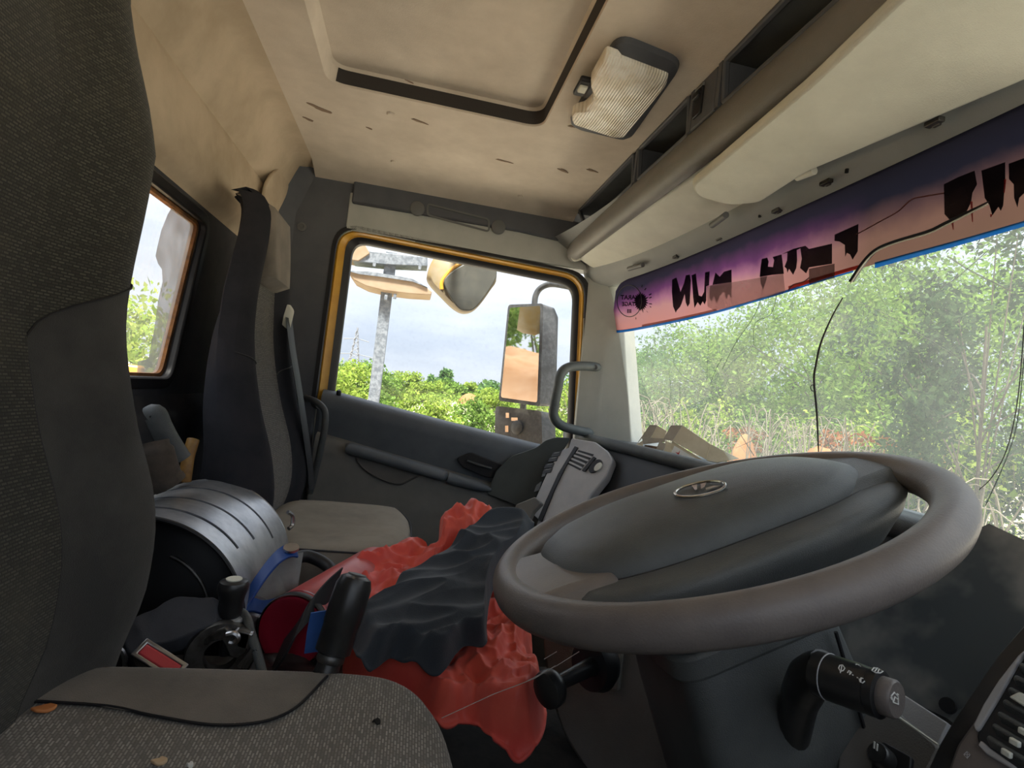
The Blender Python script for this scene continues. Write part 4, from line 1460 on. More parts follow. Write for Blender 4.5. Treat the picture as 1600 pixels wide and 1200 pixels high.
def csec(h, a, c, off=0):
    pts = [S(off - a, -c, h), S(off + a, -c, h), S(off + a, c, h), S(off - a, c, h)]
    return rrect(pts, .03, 5)


b.loft([csec(-.075, .082, .075, -.008), csec(-.09, .088, .080, -.008), csec(-.16, .092, .085, -.006), csec(-.26, .098, .085, .0), csec(-.34, .105, .085, .006), csec(-.48, .115, .085, .01)])
b.build('shroud', M_pad, col, angle=40)
b = MB()
b.loft([csec(-.080, .095, .088, -.012), csec(-.105, .095, .088, -.012)])
b.build('collar', M_pad, col, bevel=.004)
MB().tube([S(.06, -.088, h) for h in (-.11, -.2, -.3, -.4)], .002, 6).build('parting_line', M_black, col)
# gaiter behind the stalk
MB().lathe([(.055, 0), (.050, -.03), (.058, -.05), (.050, -.075), (.060, -.10)], S(.12, .0, -.22), en, 24, cap=False).build('rear_gaiter', M_black, col)

st = thing('wiper_stalk', 'black control stalk with white wiper symbols, right of the column', 'control stalk', aty(1240, 1150, .47))
sq = [aty(px, py, .474) for px, py in ((1192, 1118), (1240, 1100), (1290, 1128), (1284, 1172), (1240, 1186), (1202, 1170))]
sb_ = rrect(sq, .012, 4)
MB().ring(inset(sb_, -.004), inset(sb_, .005), (-.004, -.008, 0)).build('boot_bezel', M_blackp, st, bevel=.002)
MB().prism(inset(sb_, .004) if True else sb_, (-.002, -.003, 0)).build('boot_plate', M_black, st)
MB().tube(spline([aty(1238, 1150, .475), aty(1243, 1120, .455), aty(1252, 1085, .435), aty(1268, 1058, .42), aty(1292, 1050, .405)], 5), [.016] * 10 + [.0165, .017, .0172, .0175, .018, .018, .018, .018, .018, .018, .018], 16).build('arm', M_blackp, st)
g0, g1 = aty(1278, 1052, .408), aty(1402, 1094, .352)
gax = (g1 - g0).normalized()
GL = (g1 - g0).length
MB().lathe([(.010, -.004), (.0178, 0), (.0182, GL * .25), (.0180, GL * .55), (.0172, GL * .70)], g0, gax, 28).build('sleeve', M_blackp, st)
MB().lathe([(.0160, GL * .68), (.0176, GL * .71), (.0176, GL * .82), (.0150, GL * .84)], g0, gax, 28).build('twist_ring', M_blackp, st)
MB().lathe([(.0135, GL * .82), (.0140, GL * .84), (.0140, GL * .97), (.0125, GL), (.0001, GL)], g0, gax, 28).build('end_button', M_rim, st)
MB().tube([g0 + gax * GL * .16 + .0184 * (math.cos(t) * gax.orthogonal().normalized() + math.sin(t) * gax.cross(gax.orthogonal().normalized())) for t in [2 * PI * k / 32 for k in range(33)]], .0006, 5).build('ring_line', M_dashgrey, st)
M_white = mat('white_print', (.75, .74, .70), .6)


def ray_cyl(px, py, A, ax, r):
    d = ray(px, py)
    best = None
    for i in range(700):
        t = (.25 + .45 * i / 700) / d.length
        p = d * t
        q = p - A
        rad = (q - q.dot(ax) * ax).length
        if rad <= r:
            return p
    return None


def icon(polys, A, ax, r, name='wiper_symbol'):
    b = MB()
    for poly in polys:
        q = [ray_cyl(x, y, A, ax, r) for x, y in poly]
        if all(v is not None for v in q) and len(q) > 1:
            b.tube([v - ray(800, 600).normalized() * .0002 for v in q], .00045, 5)
    if b.v:
        b.build(name, M_white, st)


def z8(pts):
    return [(1280 + x / 8, 990 + y / 8) for x, y in pts]


icon([z8(((240, 430), (255, 395), (290, 390), (318, 430), (300, 460), (262, 470), (240, 430))), z8(((262, 470), (262, 490))), z8(((280, 400), (270, 460)))], g0, gax, .0186)
icon([z8(((350, 490), (370, 460), (400, 480), (375, 510))), z8(((375, 480), (395, 500))), z8(((412, 512), (422, 518)))], g0, gax, .0186)
icon([z8(((498, 560), (505, 600), (540, 615), (568, 590))), z8(((520, 550), (515, 610))), z8(((520, 550), (548, 560))), z8(((470, 545), (480, 550)))], g0, gax, .0186)
icon([z8(((655, 460), (680, 425), (740, 435), (795, 470), (760, 490), (700, 485), (655, 460))), z8(((690, 470), (715, 440))), z8(((730, 480), (745, 445)))], g0, gax, .0182)
icon([z8(((450, 385), (470, 380))), z8(((480, 385), (500, 395))), z8(((508, 405), (518, 408)))], g0, gax, .0186)
# symbol on the end button (flat disc)
ep = g0 + gax * (GL + .0004)
for poly in (((900, 780), (940, 735), (985, 790), (990, 885), (925, 860), (900, 780)), ((925, 860), (945, 790), (990, 830)), ((895, 800), (905, 825)), ((975, 755), (990, 765))):
    q = [atp(1280 + x / 8, 990 + y / 8, ep, gax) for x, y in poly]
    MB().tube(q, .0005, 5).build('wiper_symbol', M_white, st)

lv_ = thing('column_lever', 'black lever with a round knob on the left of the column', 'lever', aty(900, 1090, .66))
MB().tube([aty(945, 1035, .67), aty(920, 1043, .655), aty(895, 1056, .64), aty(868, 1070, .625)], [.012, .0105, .0095, .0085], 14).build('shaft', M_blackp, lv_)
k0, k1 = aty(866, 1072, .624), aty(845, 1084, .612)
MB().lathe([(.008, -.004), (.018, -.002), (.021, .002), (.0215, .010), (.020, .015), (.012, .017), (.0001, .0175)], k0, (k1 - k0), 24).build('knob', M_blackp, lv_)
MB().lathe([(.030, .025), (.034, .01), (.028, -.004), (.014, -.012)], aty(940, 1034, .675), (aty(920, 1043, .655) - aty(945, 1035, .67)), 24).build('boot', M_black, lv_)
MB().tube([aty(862, 1064, .618), aty(898, 1046, .63)], .0012, 6).build('edge_strip', M_metal, lv_)

# ------------------------------------------------------------------ dashboard
da = thing('dashboard', 'dark dashboard with grey vent panels under the windscreen', 'dashboard', (.75, .85, ZF))


def xr(y):
    tab = [(-.2, .690), (.3, .700), (.6, .705), (.95, .705), (1.2, .690), (1.5, .655), (1.65, .630), (1.80, .60)]
    for (a, xa), (c, xb) in zip(tab, tab[1:]):
        if y <= c:
            return xa + (xb - xa) * max(0, (y - a) / (c - a))
    return .60


def zr(y):
    return -.100 - .012 * max(0, (1.0 - y))


# padded top roll, top shelf, rear face
ysr = [YR + (1.80 - YR) * k / 30 for k in range(31)]
MB().tube([Vector((xr(y), y, zr(y) - .012)) for y in ysr], .018, 14).build('top_roll', M_dash, da)
MB().loft([[Vector((xr(y), y, zr(y) + .002)), Vector(((xr(y) + ws_x(y, -.11)) / 2, y, zr(y) - .004)), Vector((ws_x(y, -.11) + .03, y, zr(y) - .006)), Vector((ws_x(y, -.11) + .03, y, zr(y) - .05)), Vector((xr(y), y, zr(y) - .03))] for y in ysr]).build('top_shelf', M_dash, da)
M_recess = mat('dark_recess', (.018, .021, .026), .6, col2=(.028, .03, .034), scale=10)
MB().loft([[Vector((xr(y) + .004, y, zr(y) - .02)), Vector((xr(y) - .02, y, -.17)), Vector((xr(y) - .05, y, -.26)), Vector((xr(y) - .06, y, -.5)), Vector((xr(y) + .04, y, -.7)), Vector((.90, y, -.7)), Vector((.90, y, -.14))] for y in ysr]).build('body', M_recess, da)


def slab(pix, P0, N, th, m, name, parent, r=0.0, bevel=.002, lift=0.0):
    N = Vector(N).normalized()
    pts = [atp(px, py, Vector(P0) + N * lift, N) for px, py in pix]
    if r:
        pts = rrect(pts, r, 4)
    return MB().prism(pts, -N * th).build(name, m, parent, bevel=bevel)


# passenger end: grey vent panel, switch strip, dark end panel
PV = aty(900, 740, 1.60)
NV = Vector((-.74, -.46, .50))
slab(((893, 684), (930, 690), (950, 705), (957, 718), (946, 745), (922, 775), (905, 810), (896, 860), (826, 852), (836, 826), (848, 790), (866, 748), (884, 712)), PV, NV, .03, M_dashgrey, 'vent_panel', da, .008, .004)
slab(((880, 702), (898, 697), (893, 706), (872, 740), (852, 784), (842, 812), (829, 800), (840, 772), (858, 732)), PV, NV, .02, M_dashgrey, 'switch_strip', da, .004, .002, .004)
slab(((898, 697), (903, 699), (884, 728), (866, 765), (846, 815), (840, 812), (852, 784), (872, 740)), PV, NV, .02, M_black, 'strip_groove', da, 0, 0, .0045)
for i, (px, py) in enumerate(((871, 709), (866, 717), (860, 727), (857, 735))):
    slab(((px - 7, py - 2), (px + 6, py - 4), (px + 3, py + 3), (px - 10, py + 5)), PV, NV, .004, M_black, 'rocker_switch', da, .001, .0006, .0065)
    slab(((px - 4, py - 2), (px + 4, py - 3), (px + 2, py - 1), (px - 6, py)), PV, NV, .003, M_cap, 'switch_mark', da, 0, 0, .0072)
slab(((848, 739), (853, 738), (851, 744), (846, 745)), PV, NV, .003, M_dash, 'socket', da, .001, 0, .006)
slab(((838, 758), (846, 752), (842, 766), (834, 769)), PV, NV, .003, M_dash, 'blank_cover', da, .001, .0005, .006)
# vent grille: dark opening with five slats
slab(((904, 703), (928, 710), (906, 735), (885, 724)), PV, NV, .01, M_black, 'vent_opening', da, .002, 0, .001)
for k in range(4):
    t = (k + .7) / 4.4
    x0, y0_ = 904 + (885 - 904) * t, 703 + (724 - 703) * t
    x1, y1_ = 928 + (906 - 928) * t, 710 + (735 - 710) * t
    slab(((x0, y0_ - 1.3), (x1, y1_ - 1.3), (x1 - 1, y1_ + 1.5), (x0 - 1, y0_ + 1.5)), PV, NV, .006, M_dashgrey, 'vent_slat', da, 0, .0004, .003)
slab(((927, 713), (931, 715), (914, 736), (909, 735)), PV, NV, .008, M_black, 'vent_wheel', da, .001, 0, .005)
def disc(px, py, rx, ry, rot, lift, m, name, th=.004):
    pts = []
    for k in range(24):
        t = 2 * PI * k / 24
        u, v = math.cos(t) * rx, math.sin(t) * ry
        pts.append((px + u * math.cos(rot) - v * math.sin(rot), py + u * math.sin(rot) + v * math.cos(rot)))
    return slab(pts, PV, NV, th, m, name, da, 0, .0006, lift)
disc(930, 728, 13, 7.5, -.75, .004, M_black, 'round_vent')
dd_ = disc(934, 729, 8, 4.2, -.85, .006, M_visor, 'round_flap')
# dark green-grey end panel next to the door
slab(((838, 699), (852, 688), (868, 683), (892, 684), (880, 703), (858, 733), (838, 776), (828, 800), (800, 787), (760, 772), (775, 735), (800, 712)), aty(840, 740, 1.765), (-.30, -.95, .15), .03, mat('green_grey_plastic', (.055, .066, .066), .55, col2=(.075, .086, .085), scale=9, bump=.25, bscale=700), 'end_panel', da, .01, .004)
slab(((800, 806), (806, 788), (836, 776), (846, 786), (832, 800), (818, 830), (806, 832)), aty(820, 800, 1.58), (-.55, -.8, .3), .03, M_door2, 'end_bracket', da, .006, .003)
# lower centre console face
PL = aty(950, 1100, .80)
slab(((845, 990), (1060, 960), (1052, 1230), (930, 1230), (880, 1150), (856, 1080)), PL, (-.62, -.72, .25), .05, M_lower, 'centre_console', da, .02, .006)
slab(((958, 1005), (974, 1005), (966, 1080), (952, 1080)), PL, (-.62, -.72, .25), .02, M_lower, 'console_rib', da, .004, .003, .010)

# instrument cluster window and lower strip
M_cluster, n_, l_, o_ = nt('dusty_cluster_lens')
pb = n_.new('ShaderNodeBsdfPrincipled')
pb.inputs['Roughness'].default_value = .42
tcn = n_.new('ShaderNodeTexCoord')
vo = n_.new('ShaderNodeTexNoise')
vo.inputs['Scale'].default_value = 11
vo.inputs['Detail'].default_value = 4
l_.new(tcn.outputs['Object'], vo.inputs['Vector'])
cr = n_.new('ShaderNodeValToRGB')
cr.color_ramp.elements[0].position = .48
cr.color_ramp.elements[0].color = (.075, .085, .090, 1)
cr.color_ramp.elements[1].position = .62
cr.color_ramp.elements[1].color = (.22, .215, .20, 1)
l_.new(vo.outputs['Fac'], cr.inputs['Fac'])
l_.new(cr.outputs['Color'], pb.inputs['Base Color'])
l_.new(pb.outputs['BSDF'], o_.inputs['Surface'])
PC = aty(1480, 980, .47)
NC = Vector((-.86, -.12, .50))
slab(((1250, 1010), (1440, 870), (1545, 818), (1640, 862), (1640, 1010), (1480, 1122), (1400, 1085), (1270, 1120)), PC, NC, .02, M_cluster, 'cluster_lens', da, 0, 0)
slab(((1388, 1112), (1412, 1085), (1482, 1130), (1466, 1164)), PC, NC, .02, M_dashgrey, 'silver_strip', da, .002, .004, .006)
MB().lathe([(.007, 0), (.007, .004), (.0001, .004)], atp(1483, 1104, PC + NC.normalized() * .002, NC), NC, 16).build('hole', M_black, da)
# lower right panel with rotary switch
PR = aty(1370, 1160, .44)
NR = Vector((-.80, -.10, .60))
slab(((1305, 1230), (1312, 1120), (1345, 1082), (1392, 1104), (1470, 1166), (1440, 1230)), PR, NR, .02, M_lower, 'knee_panel', da, .006, .003)
slab(((1362, 1168), (1380, 1158), (1424, 1182), (1420, 1215), (1362, 1215)), PR, NR, .006, M_black, 'switch_bezel', da, .002, .001, .006)
kk = atp(1383, 1188, PR + NR.normalized() * .008, NR)
MB().lathe([(.010, 0), (.0095, .012), (.008, .014), (.0001, .014)], kk, NR, 20).build('rotary_knob', M_blackp, da)
MB().box(kk + NR.normalized() * .0145 + Vector((0, .0, .004)), (.001, .0012, .006)).box(kk + NR.normalized() * .0145 + Vector((0, .003, .004)), (.001, .0012, .006)).build('knob_mark', M_white, da)
MB().tube([atp(px, py, PR + NR.normalized() * .004, NR) for px, py in ((1392, 1112), (1466, 1164))], .0012, 6).build('trim_line', M_visor, da)
# driver's right vent pod
PD = Vector((.44, .30, -.17))
ND = Vector((-.90, .05, .42))
slab(((1640, 948), (1600, 976), (1560, 1022), (1520, 1080), (1490, 1124), (1466, 1166), (1446, 1210), (1440, 1300), (1900, 1300), (1900, 950)), PD, ND, .05, M_blackp, 'vent_pod', da, .004, .004)
slab(((1640, 985), (1600, 1018), (1572, 1050), (1540, 1098), (1510, 1140), (1494, 1162), (1470, 1230), (1490, 1290), (1900, 1290), (1900, 990)), PD, ND, .02, M_rim, 'vent_face', da, .004, .003, .006)
slab(((1620, 1000), (1590, 1040), (1552, 1104), (1524, 1148), (1530, 1166), (1580, 1200), (1650, 1240), (1760, 1240), (1760, 1000)), PD, ND, .01, M_black, 'vent_opening', da, .006, .002, .009)
slab(((1601, 1014), (1590, 1024), (1560, 1062), (1536, 1100), (1520, 1132), (1524, 1142), (1530, 1138), (1558, 1092), (1590, 1034)), PD, ND, .004, M_dashgrey, 'chrome_lip', da, 0, .001, .011)
slab(((1527, 1164), (1540, 1178), (1575, 1198), (1590, 1212), (1598, 1206), (1570, 1186), (1545, 1168), (1532, 1156)), PD, ND, .004, M_dashgrey, 'chrome_lip', da, 0, .001, .011)
for k in range(8):
    q = atp(1545 + k * 8.4 + 10, 1164 - k * 19, PD + ND.normalized() * .010, ND)
    MB().box(q + Vector((0, -.054, 0)), (.004, .115, .0105), Matrix.Rotation(R(-35), 3, 'Y')).build('vent_slat', M_pad, da, bevel=.0015)
for px, py in ((1586, 1160), (1573, 1177), (1600, 1144)):
    q = atp(px, py, PD + ND.normalized() * .017, ND)
    MB().box(q, (.003, .006, .004)).build('slat_clip', M_visor, da, bevel=.0008)
slab(((1575, 1088), (1592, 1080), (1625, 1096), (1625, 1106), (1600, 1104)), PD, ND, .004, M_visor, 'vent_tab', da, 0, .001, .018)
# tiny crossed symbol on the pod
q = [atp(1506 + x / 5 * 1.0 - 0, 1176 + y / 5, PD + ND.normalized() * .0066, ND) for x, y in ((0, 15), (25, -10), (50, 15), (25, 45), (0, 15))]
MB().tube(q, .0003, 5).tube([q[0], q[2]], .0003, 5).tube([q[1], q[3]], .0003, 5).build('vent_symbol', M_dashgrey, da)

# cartons on the dash shelf ------------------------------------------
M_carton = mat('plain_carton', (.60, .52, .36), .85, col2=(.70, .62, .46), scale=20, bump=.2, bscale=200)
M_carton_d = mat('weathered_carton', (.36, .31, .25), .85, col2=(.46, .41, .33), scale=20)
PX = Vector((.735, 1.40, -.06))
NX_ = Vector((-.80, -.55, .25))
cb = thing('carton_box', 'open beige carton box leaning by the windscreen on the dash', 'box', (.73, 1.40, -.10))
back_off = Vector((.022, .03, .008))


def z3(pts):
    return [(980 + x / 8, 640 + y / 8) for x, y in pts]


slab(z3(((690, 195), (1040, 430), (980, 620), (560, 390))), PX, NX_, .004, M_carton, 'side_panel', cb, 0, .0008)
slab(z3(((1040, 430), (1400, 610), (1030, 680), (985, 620))), PX, NX_, .004, M_carton, 'open_flap', cb, 0, .0008, .002)
slab(z3(((545, 195), (690, 195), (560, 390), (450, 365))), PX, NX_, .004, M_carton_d, 'end_panel', cb, 0, .0008, .002)
slab(z3(((560, 390), (1030, 680), (900, 700), (600, 560), (540, 470))), PX, NX_, .003, M_carton, 'lower_flap', cb, 0, .0006, -.004)
slab(z3(((590, 450), (910, 640), (880, 720), (560, 600), (540, 560))), PX, NX_, .001, M_white, 'paper_label', cb, 0, 0, .004)
slab(z3(((600, 530), (640, 540), (660, 510), (650, 545), (640, 580), (625, 550))), PX, NX_, .0006, mat('red_ink', (.5, .06, .05), .7), 'red_mark', cb, 0, 0, .0052)
cb2 = thing('carton_box', 'smaller battered carton with strapped end, left of the open carton', 'box', (.725, 1.55, -.10))
PX2 = PX + Vector((-.004, .09, 0))
slab(z3(((280, 190), (375, 195), (290, 350), (180, 350), (110, 440))), PX2, NX_, .004, M_carton_d, 'end_panel', cb2, 0, .0008)
slab(z3(((375, 195), (495, 270), (460, 365), (300, 350))), PX2, NX_, .004, M_carton, 'side_panel', cb2, 0, .0008)
slab(z3(((180, 345), (480, 360), (470, 400), (200, 430))), PX2, NX_, .004, M_carton_d, 'strap_band', cb2, 0, .0008, .003)
slab(z3(((110, 440), (200, 380), (190, 470), (150, 470))), PX2, NX_, .004, M_carton, 'corner_flap', cb2, 0, .0008, .002)
slab(z3(((220, 440), (380, 460), (340, 530), (200, 480))), PX2, NX_, .004, mat('brown_packing', (.14, .085, .06), .9, col2=(.28, .19, .12), scale=60), 'packing', cb2, 0, .0008, -.004)
slab(z3(((400, 400), (480, 420), (470, 470), (410, 560), (345, 530))), PX2, NX_, .004, M_carton_d, 'torn_flap', cb2, 0, .0008, .004)
slab(z3(((480, 390), (580, 430), (540, 590), (440, 560), (470, 480))), PX2, NX_, .004, M_carton, 'inner_flap', cb2, 0, .0008, .002)

# ------------------------------------------------------------------ printed sun strip on the windscreen
def print_mat():
    """printed translucent film: purple above, salmon below, brown towards the driver's side"""
    m, n, l, out = nt('printed_film')
    tc = n.new('ShaderNodeTexCoord')
    uvn = n.new('ShaderNodeSeparateXYZ')
    l.new(tc.outputs['UV'], uvn.inputs['Vector'])
    nz = n.new('ShaderNodeTexNoise')
    nz.inputs['Scale'].default_value = 14
    nz.inputs['Detail'].default_value = 6
    l.new(tc.outputs['Object'], nz.inputs['Vector'])
    ad = n.new('ShaderNodeMath')
    ad.operation = 'MULTIPLY_ADD'
    ad.inputs[1].default_value = .28
    l.new(nz.outputs['Fac'], ad.inputs[0])
    l.new(uvn.outputs['Y'], ad.inputs[2])
    rp = n.new('ShaderNodeValToRGB')
    e = rp.color_ramp.elements
    e[0].position = .14
    e[0].color = (0.446, 0.194, 0.180, 1)
    e[1].position = .95
    e[1].color = (0.025, 0.022, 0.043, 1)
    for p, c in ((.42, (0.396, 0.194, 0.202)), (.56, (0.288, 0.122, 0.202)), (.72, (0.108, 0.036, 0.115))):
        k = e.new(p)
        k.color = (*c, 1)
    l.new(ad.outputs['Value'], rp.inputs['Fac'])
    rp2 = n.new('ShaderNodeValToRGB')
    e2_ = rp2.color_ramp.elements
    e2_[0].position = .10
    e2_[0].color = (0.144, 0.083, 0.061, 1)
    e2_[1].position = .80
    e2_[1].color = (0.012, 0.012, 0.022, 1)
    k = e2_.new(.42)
    k.color = (.15, .082, .066, 1)
    k = e2_.new(.60)
    k.color = (0.072, 0.040, 0.043, 1)
    l.new(ad.outputs['Value'], rp2.inputs['Fac'])
    mr = n.new('ShaderNodeMapRange')
    mr.inputs['From Min'].default_value = .46
    mr.inputs['From Max'].default_value = .66
    l.new(uvn.outputs['X'], mr.inputs['Value'])
    mx = n.new('ShaderNodeMix')
    mx.data_type = 'RGBA'
    l.new(mr.outputs['Result'], mx.inputs['Factor'])
    l.new(rp.outputs['Color'], mx.inputs['A'])
    l.new(rp2.outputs['Color'], mx.inputs['B'])
    tl = n.new('ShaderNodeBsdfTranslucent')
    df = n.new('ShaderNodeBsdfDiffuse')
    l.new(mx.outputs['Result'], tl.inputs['Color'])
    l.new(mx.outputs['Result'], df.inputs['Color'])
    s = n.new('ShaderNodeMixShader')
    s.inputs['Fac'].default_value = .22
    l.new(tl.outputs['BSDF'], s.inputs[1])
    l.new(df.outputs['BSDF'], s.inputs[2])
    l.new(s.outputs['Shader'], out.inputs['Surface'])
    return m


bot = spline([Vector((px, py, 0)) for px, py in ((955, 517), (975, 516), (1010, 510), (1060, 500), (1120, 486), (1200, 463), (1300, 432), (1400, 404), (1500, 377), (1600, 348), (1700, 318))], 6)
top = spline([Vector((px, py, 0)) for px, py in ((962, 455), (972, 441), (1000, 428), (1060, 402), (1120, 377), (1200, 343), (1300, 298), (1400, 252), (1500, 205), (1600, 158), (1700, 110))], 6)
sun_strip = thing('windscreen_banner', 'purple and salmon printed sun strip across the top of the windscreen', 'sun strip', ws(1250, 450))
b = MB()
nb = len(bot)
NV_ = 10
for i in range(nb):
    for j in range(NV_ + 1):
        q = bot[i] + (top[i] - bot[i]) * (j / NV_)
        b.v.append(ws(q.x, q.y, .004))
for i in range(nb - 1):
    for j in range(NV_):
        b.f.append((i * (NV_ + 1) + j, (i + 1) * (NV_ + 1) + j, (i + 1) * (NV_ + 1) + j + 1, i * (NV_ + 1) + j + 1))
film = b.build('film', print_mat(), sun_strip)
uvl = film.data.uv_layers.new(name='UVMap')
for lp_ in film.data.loops:
    vi = lp_.vertex_index
    uvl.data[lp_.index].uv = ((vi // (NV_ + 1)) / (nb - 1), (vi % (NV_ + 1)) / NV_)
M_ink = film_mat('black_ink', (.008, .008, .010), (.97, 1.0))
M_fade = film_mat('faded_patch', (.30, .245, .22), (.55, .68))
M_brown = film_mat('brown_patch', (.075, .06, .045), (.80, .9))


def decal(pix, off, m, name, parent=sun_strip, sub=True):
    pts = [ws(px, py, off) for px, py in pix]
    b = MB()
    b.add(pts, [tuple(range(len(pts)))])
    bm = bmesh.new()
    o = b.build(name, m, parent, smooth=False)
    return o


def za(pts):
    return [(940 + x / 4.444, 330 + y / 4.444) for x, y in pts]


def zb(pts):
    return [(1240 + x / 3.75, 160 + y / 3.75) for x, y in pts]


INK, OFF = M_ink, .0055
decal(za(((490, 475), (520, 460), (537, 520), (548, 560), (572, 500), (585, 445), (612, 440), (620, 480), (612, 640), (597, 665), (584, 632), (577, 575), (556, 640), (545, 664), (522, 690), (515, 706), (496, 660), (488, 560))), OFF, INK, 'letter')
decal(za(((625, 445), (655, 432), (662, 500), (675, 585), (695, 592), (712, 560), (718, 425), (750, 418), (746, 515), (727, 522), (727, 620), (716, 648), (702, 626), (686, 657), (667, 632), (645, 672), (636, 600))), OFF, INK, 'letter')
decal(za(((790, 425), (820, 455), (850, 420), (902, 405), (903, 492), (770, 512))), OFF, INK, 'letter')
decal(za(((752, 516), (903, 492), (902, 606), (884, 572), (866, 612), (850, 560), (820, 590), (800, 640), (780, 585), (765, 628), (748, 600))), OFF, film_mat('faded_ink', (.16, .14, .14), (.75, .85)), 'faded_letter')
decal(za(((728, 522), (1000, 478), (1262, 434), (1275, 562), (1000, 640), (780, 690), (735, 660))), .0062, M_fade, 'worn_patch')
decal(za(((1112, 332), (1150, 322), (1160, 350), (1155, 385), (1190, 388), (1198, 340), (1188, 318), (1250, 300), (1266, 434), (1185, 442), (1098, 456), (1103, 395))), OFF, INK, 'letter')
decal(za(((1100, 456), (1150, 450), (1140, 490), (1120, 545), (1105, 500))), .0066, MATS['faded_ink'], 'faded_letter')
decal(za(((1250, 300), (1290, 280), (1288, 340), (1270, 385), (1285, 400), (1290, 428), (1302, 400), (1330, 442), (1352, 395), (1358, 340), (1355, 270), (1380, 258), (1390, 330), (1378, 395), (1420, 432), (1440, 390), (1600, 365), (1600, 225), (1440, 262), (1415, 240), (1330, 262))), OFF, INK, 'letter')
decal(zb(((90, 975), (240, 945), (240, 1028), (90, 1068))), .0062, M_brown, 'brown_patch')
decal(zb(((240, 775), (380, 712), (376, 872), (346, 922), (330, 890), (312, 882), (302, 905), (300, 835), (268, 815), (240, 812))), OFF, INK, 'letter')
decal(zb(((880, 480), (960, 440), (1060, 400), (1075, 480), (1048, 530), (1040, 585), (1008, 652), (962, 690), (926, 700), (884, 655))), OFF, INK, 'letter')
decal(zb(((1100, 400), (1240, 350), (1240, 450), (1228, 605), (1214, 636), (1200, 612), (1165, 662), (1146, 600), (1120, 560))), OFF, INK, 'letter')
decal(zb(((1260, 360), (1420, 300), (1420, 520), (1350, 532), (1322, 560), (1312, 616), (1292, 560), (1290, 480), (1262, 450))), OFF, INK, 'letter')
for a_, c_ in (((930, 700), (935, 745)), ((1042, 580), (1048, 700)), ((1158, 655), (1156, 672)), ((1240, 450), (1234, 530))):
    decal(zb(((a_[0] - 7, a_[1]), (a_[0] + 7, a_[1]), (c_[0] + 3, c_[1]), (c_[0] - 3, c_[1]))), .0058, film_mat('red_drip_%d' % a_[0], (.22, .02, .02), (.9, 1)), 'drip')


def wline(pix, w, off, m, name, parent, per=6):
    pts = [ws(q.x, q.y, off) for q in spline([Vector((x, y, 0)) for x, y in pix], per)]
    return MB().tube(pts, w, 6).build(name, m, parent)


# winding crack-like printed line, emblem with ring and splash, mirrored words
wline(zb(((370, 772), (430, 740), (520, 690), (610, 640), (690, 570), (760, 552), (880, 532))), .0011, .0055, mat('dark_red_print', (.09, .02, .02), .7), 'printed_branch', sun_strip)
wline(za(((1296, 550), (1330, 510), (1400, 490), (1440, 462))), .0011, .0055, MATS['dark_red_print'], 'printed_branch', sun_strip)
ringc = [(940 + (193 + 86 * math.cos(t)) / 4.444, 330 + (623 + 110 * math.sin(t)) / 4.444) for t in [2 * PI * k / 40 for k in range(41)]]
wline(ringc, .0014, .0058, mat('ink_line', (.008, .008, .010), .6), 'emblem_ring', sun_strip, 1)
spl = []
rs_ = random.Random(4)
for k in range(44):
    t = 2 * PI * k / 44
    r_ = (46 if k % 2 else 34) * (1 + (.9 * rs_.random() if k % 4 == 1 and (k < 12 or k > 30) else .1))
    spl.append((272 + r_ * math.cos(t), 628 + r_ * 1.35 * math.sin(t)))
decal(za(spl), .0060, INK, 'emblem_splash')
for x, y, l2, t in ((330, 580, 16, -.5), (332, 600, 14, -.3), (330, 640, 18, .2), (312, 690, 14, 1.0), (240, 735, 16, 1.8), (300, 545, 14, -1.0), (280, 525, 14, -1.5), (265, 705, 12, 1.5), (335, 660, 10, .6)):
    decal(za(((x - 4, y), (x + l2 * math.cos(t), y + l2 * math.sin(t) - 3), (x + l2 * math.cos(t) + 4, y + l2 * math.sin(t) + 4), (x + 1, y + 6))), .0060, INK, 'emblem_drop')


def text_decal(s, x_left, x_right, y_base, height, slope):
    """mirrored print (read from outside) laid on the film: zoom-frame coordinates"""
    cu = bpy.data.curves.new('t', 'FONT')
    cu.body = s
    cu.offset = .035
    ob = bpy.data.objects.new('t', cu)
    C.objects.link(ob)
    dg = bpy.context.evaluated_depsgraph_get()
    me = bpy.data.meshes.new_from_object(ob.evaluated_get(dg))
    bpy.data.objects.remove(ob, do_unlink=True)
    vs = [v.co.copy() for v in me.vertices]
    fs = [tuple(p.vertices) for p in me.polygons]
    mx_, mn_ = max(v.x for v in vs), min(v.x for v in vs)
    my_ = max(v.y for v in vs)
    out = []
    for v in vs:
        u = (v.x - mn_) / (mx_ - mn_)
        x = x_right + (x_left - x_right) * u
        y = y_base + slope * (x - x_left) - v.y / my_ * height
        q = za(((x, y),))[0]
        out.append(ws(q[0], q[1], .0058))
    MB().add(out, fs).build('emblem_text', M_ink, sun_strip, smooth=False)


text_decal('HARAT', 132, 262, 612, 30, .0)
text_decal('TAGE', 140, 232, 658, 28, -.02)
text_decal('III', 178, 206, 706, 26, 0)
# coloured lower edge
M_bluee = film_mat('blue_edge', (.006, .08, .28), (.95, 1))
M_rede = film_mat('red_edge', (.33, .03, .02), (.95, 1))


def edge(ix0, ix1, d0, d1, m, name):
    seg = [q for q in bot if ix0 <= q.x <= ix1]
    b = MB()
    b.loft([[ws(q.x, q.y + d0, .005), ws(q.x, q.y + d1, .005)] for q in seg], closed=False)
    b.build(name, m, sun_strip)


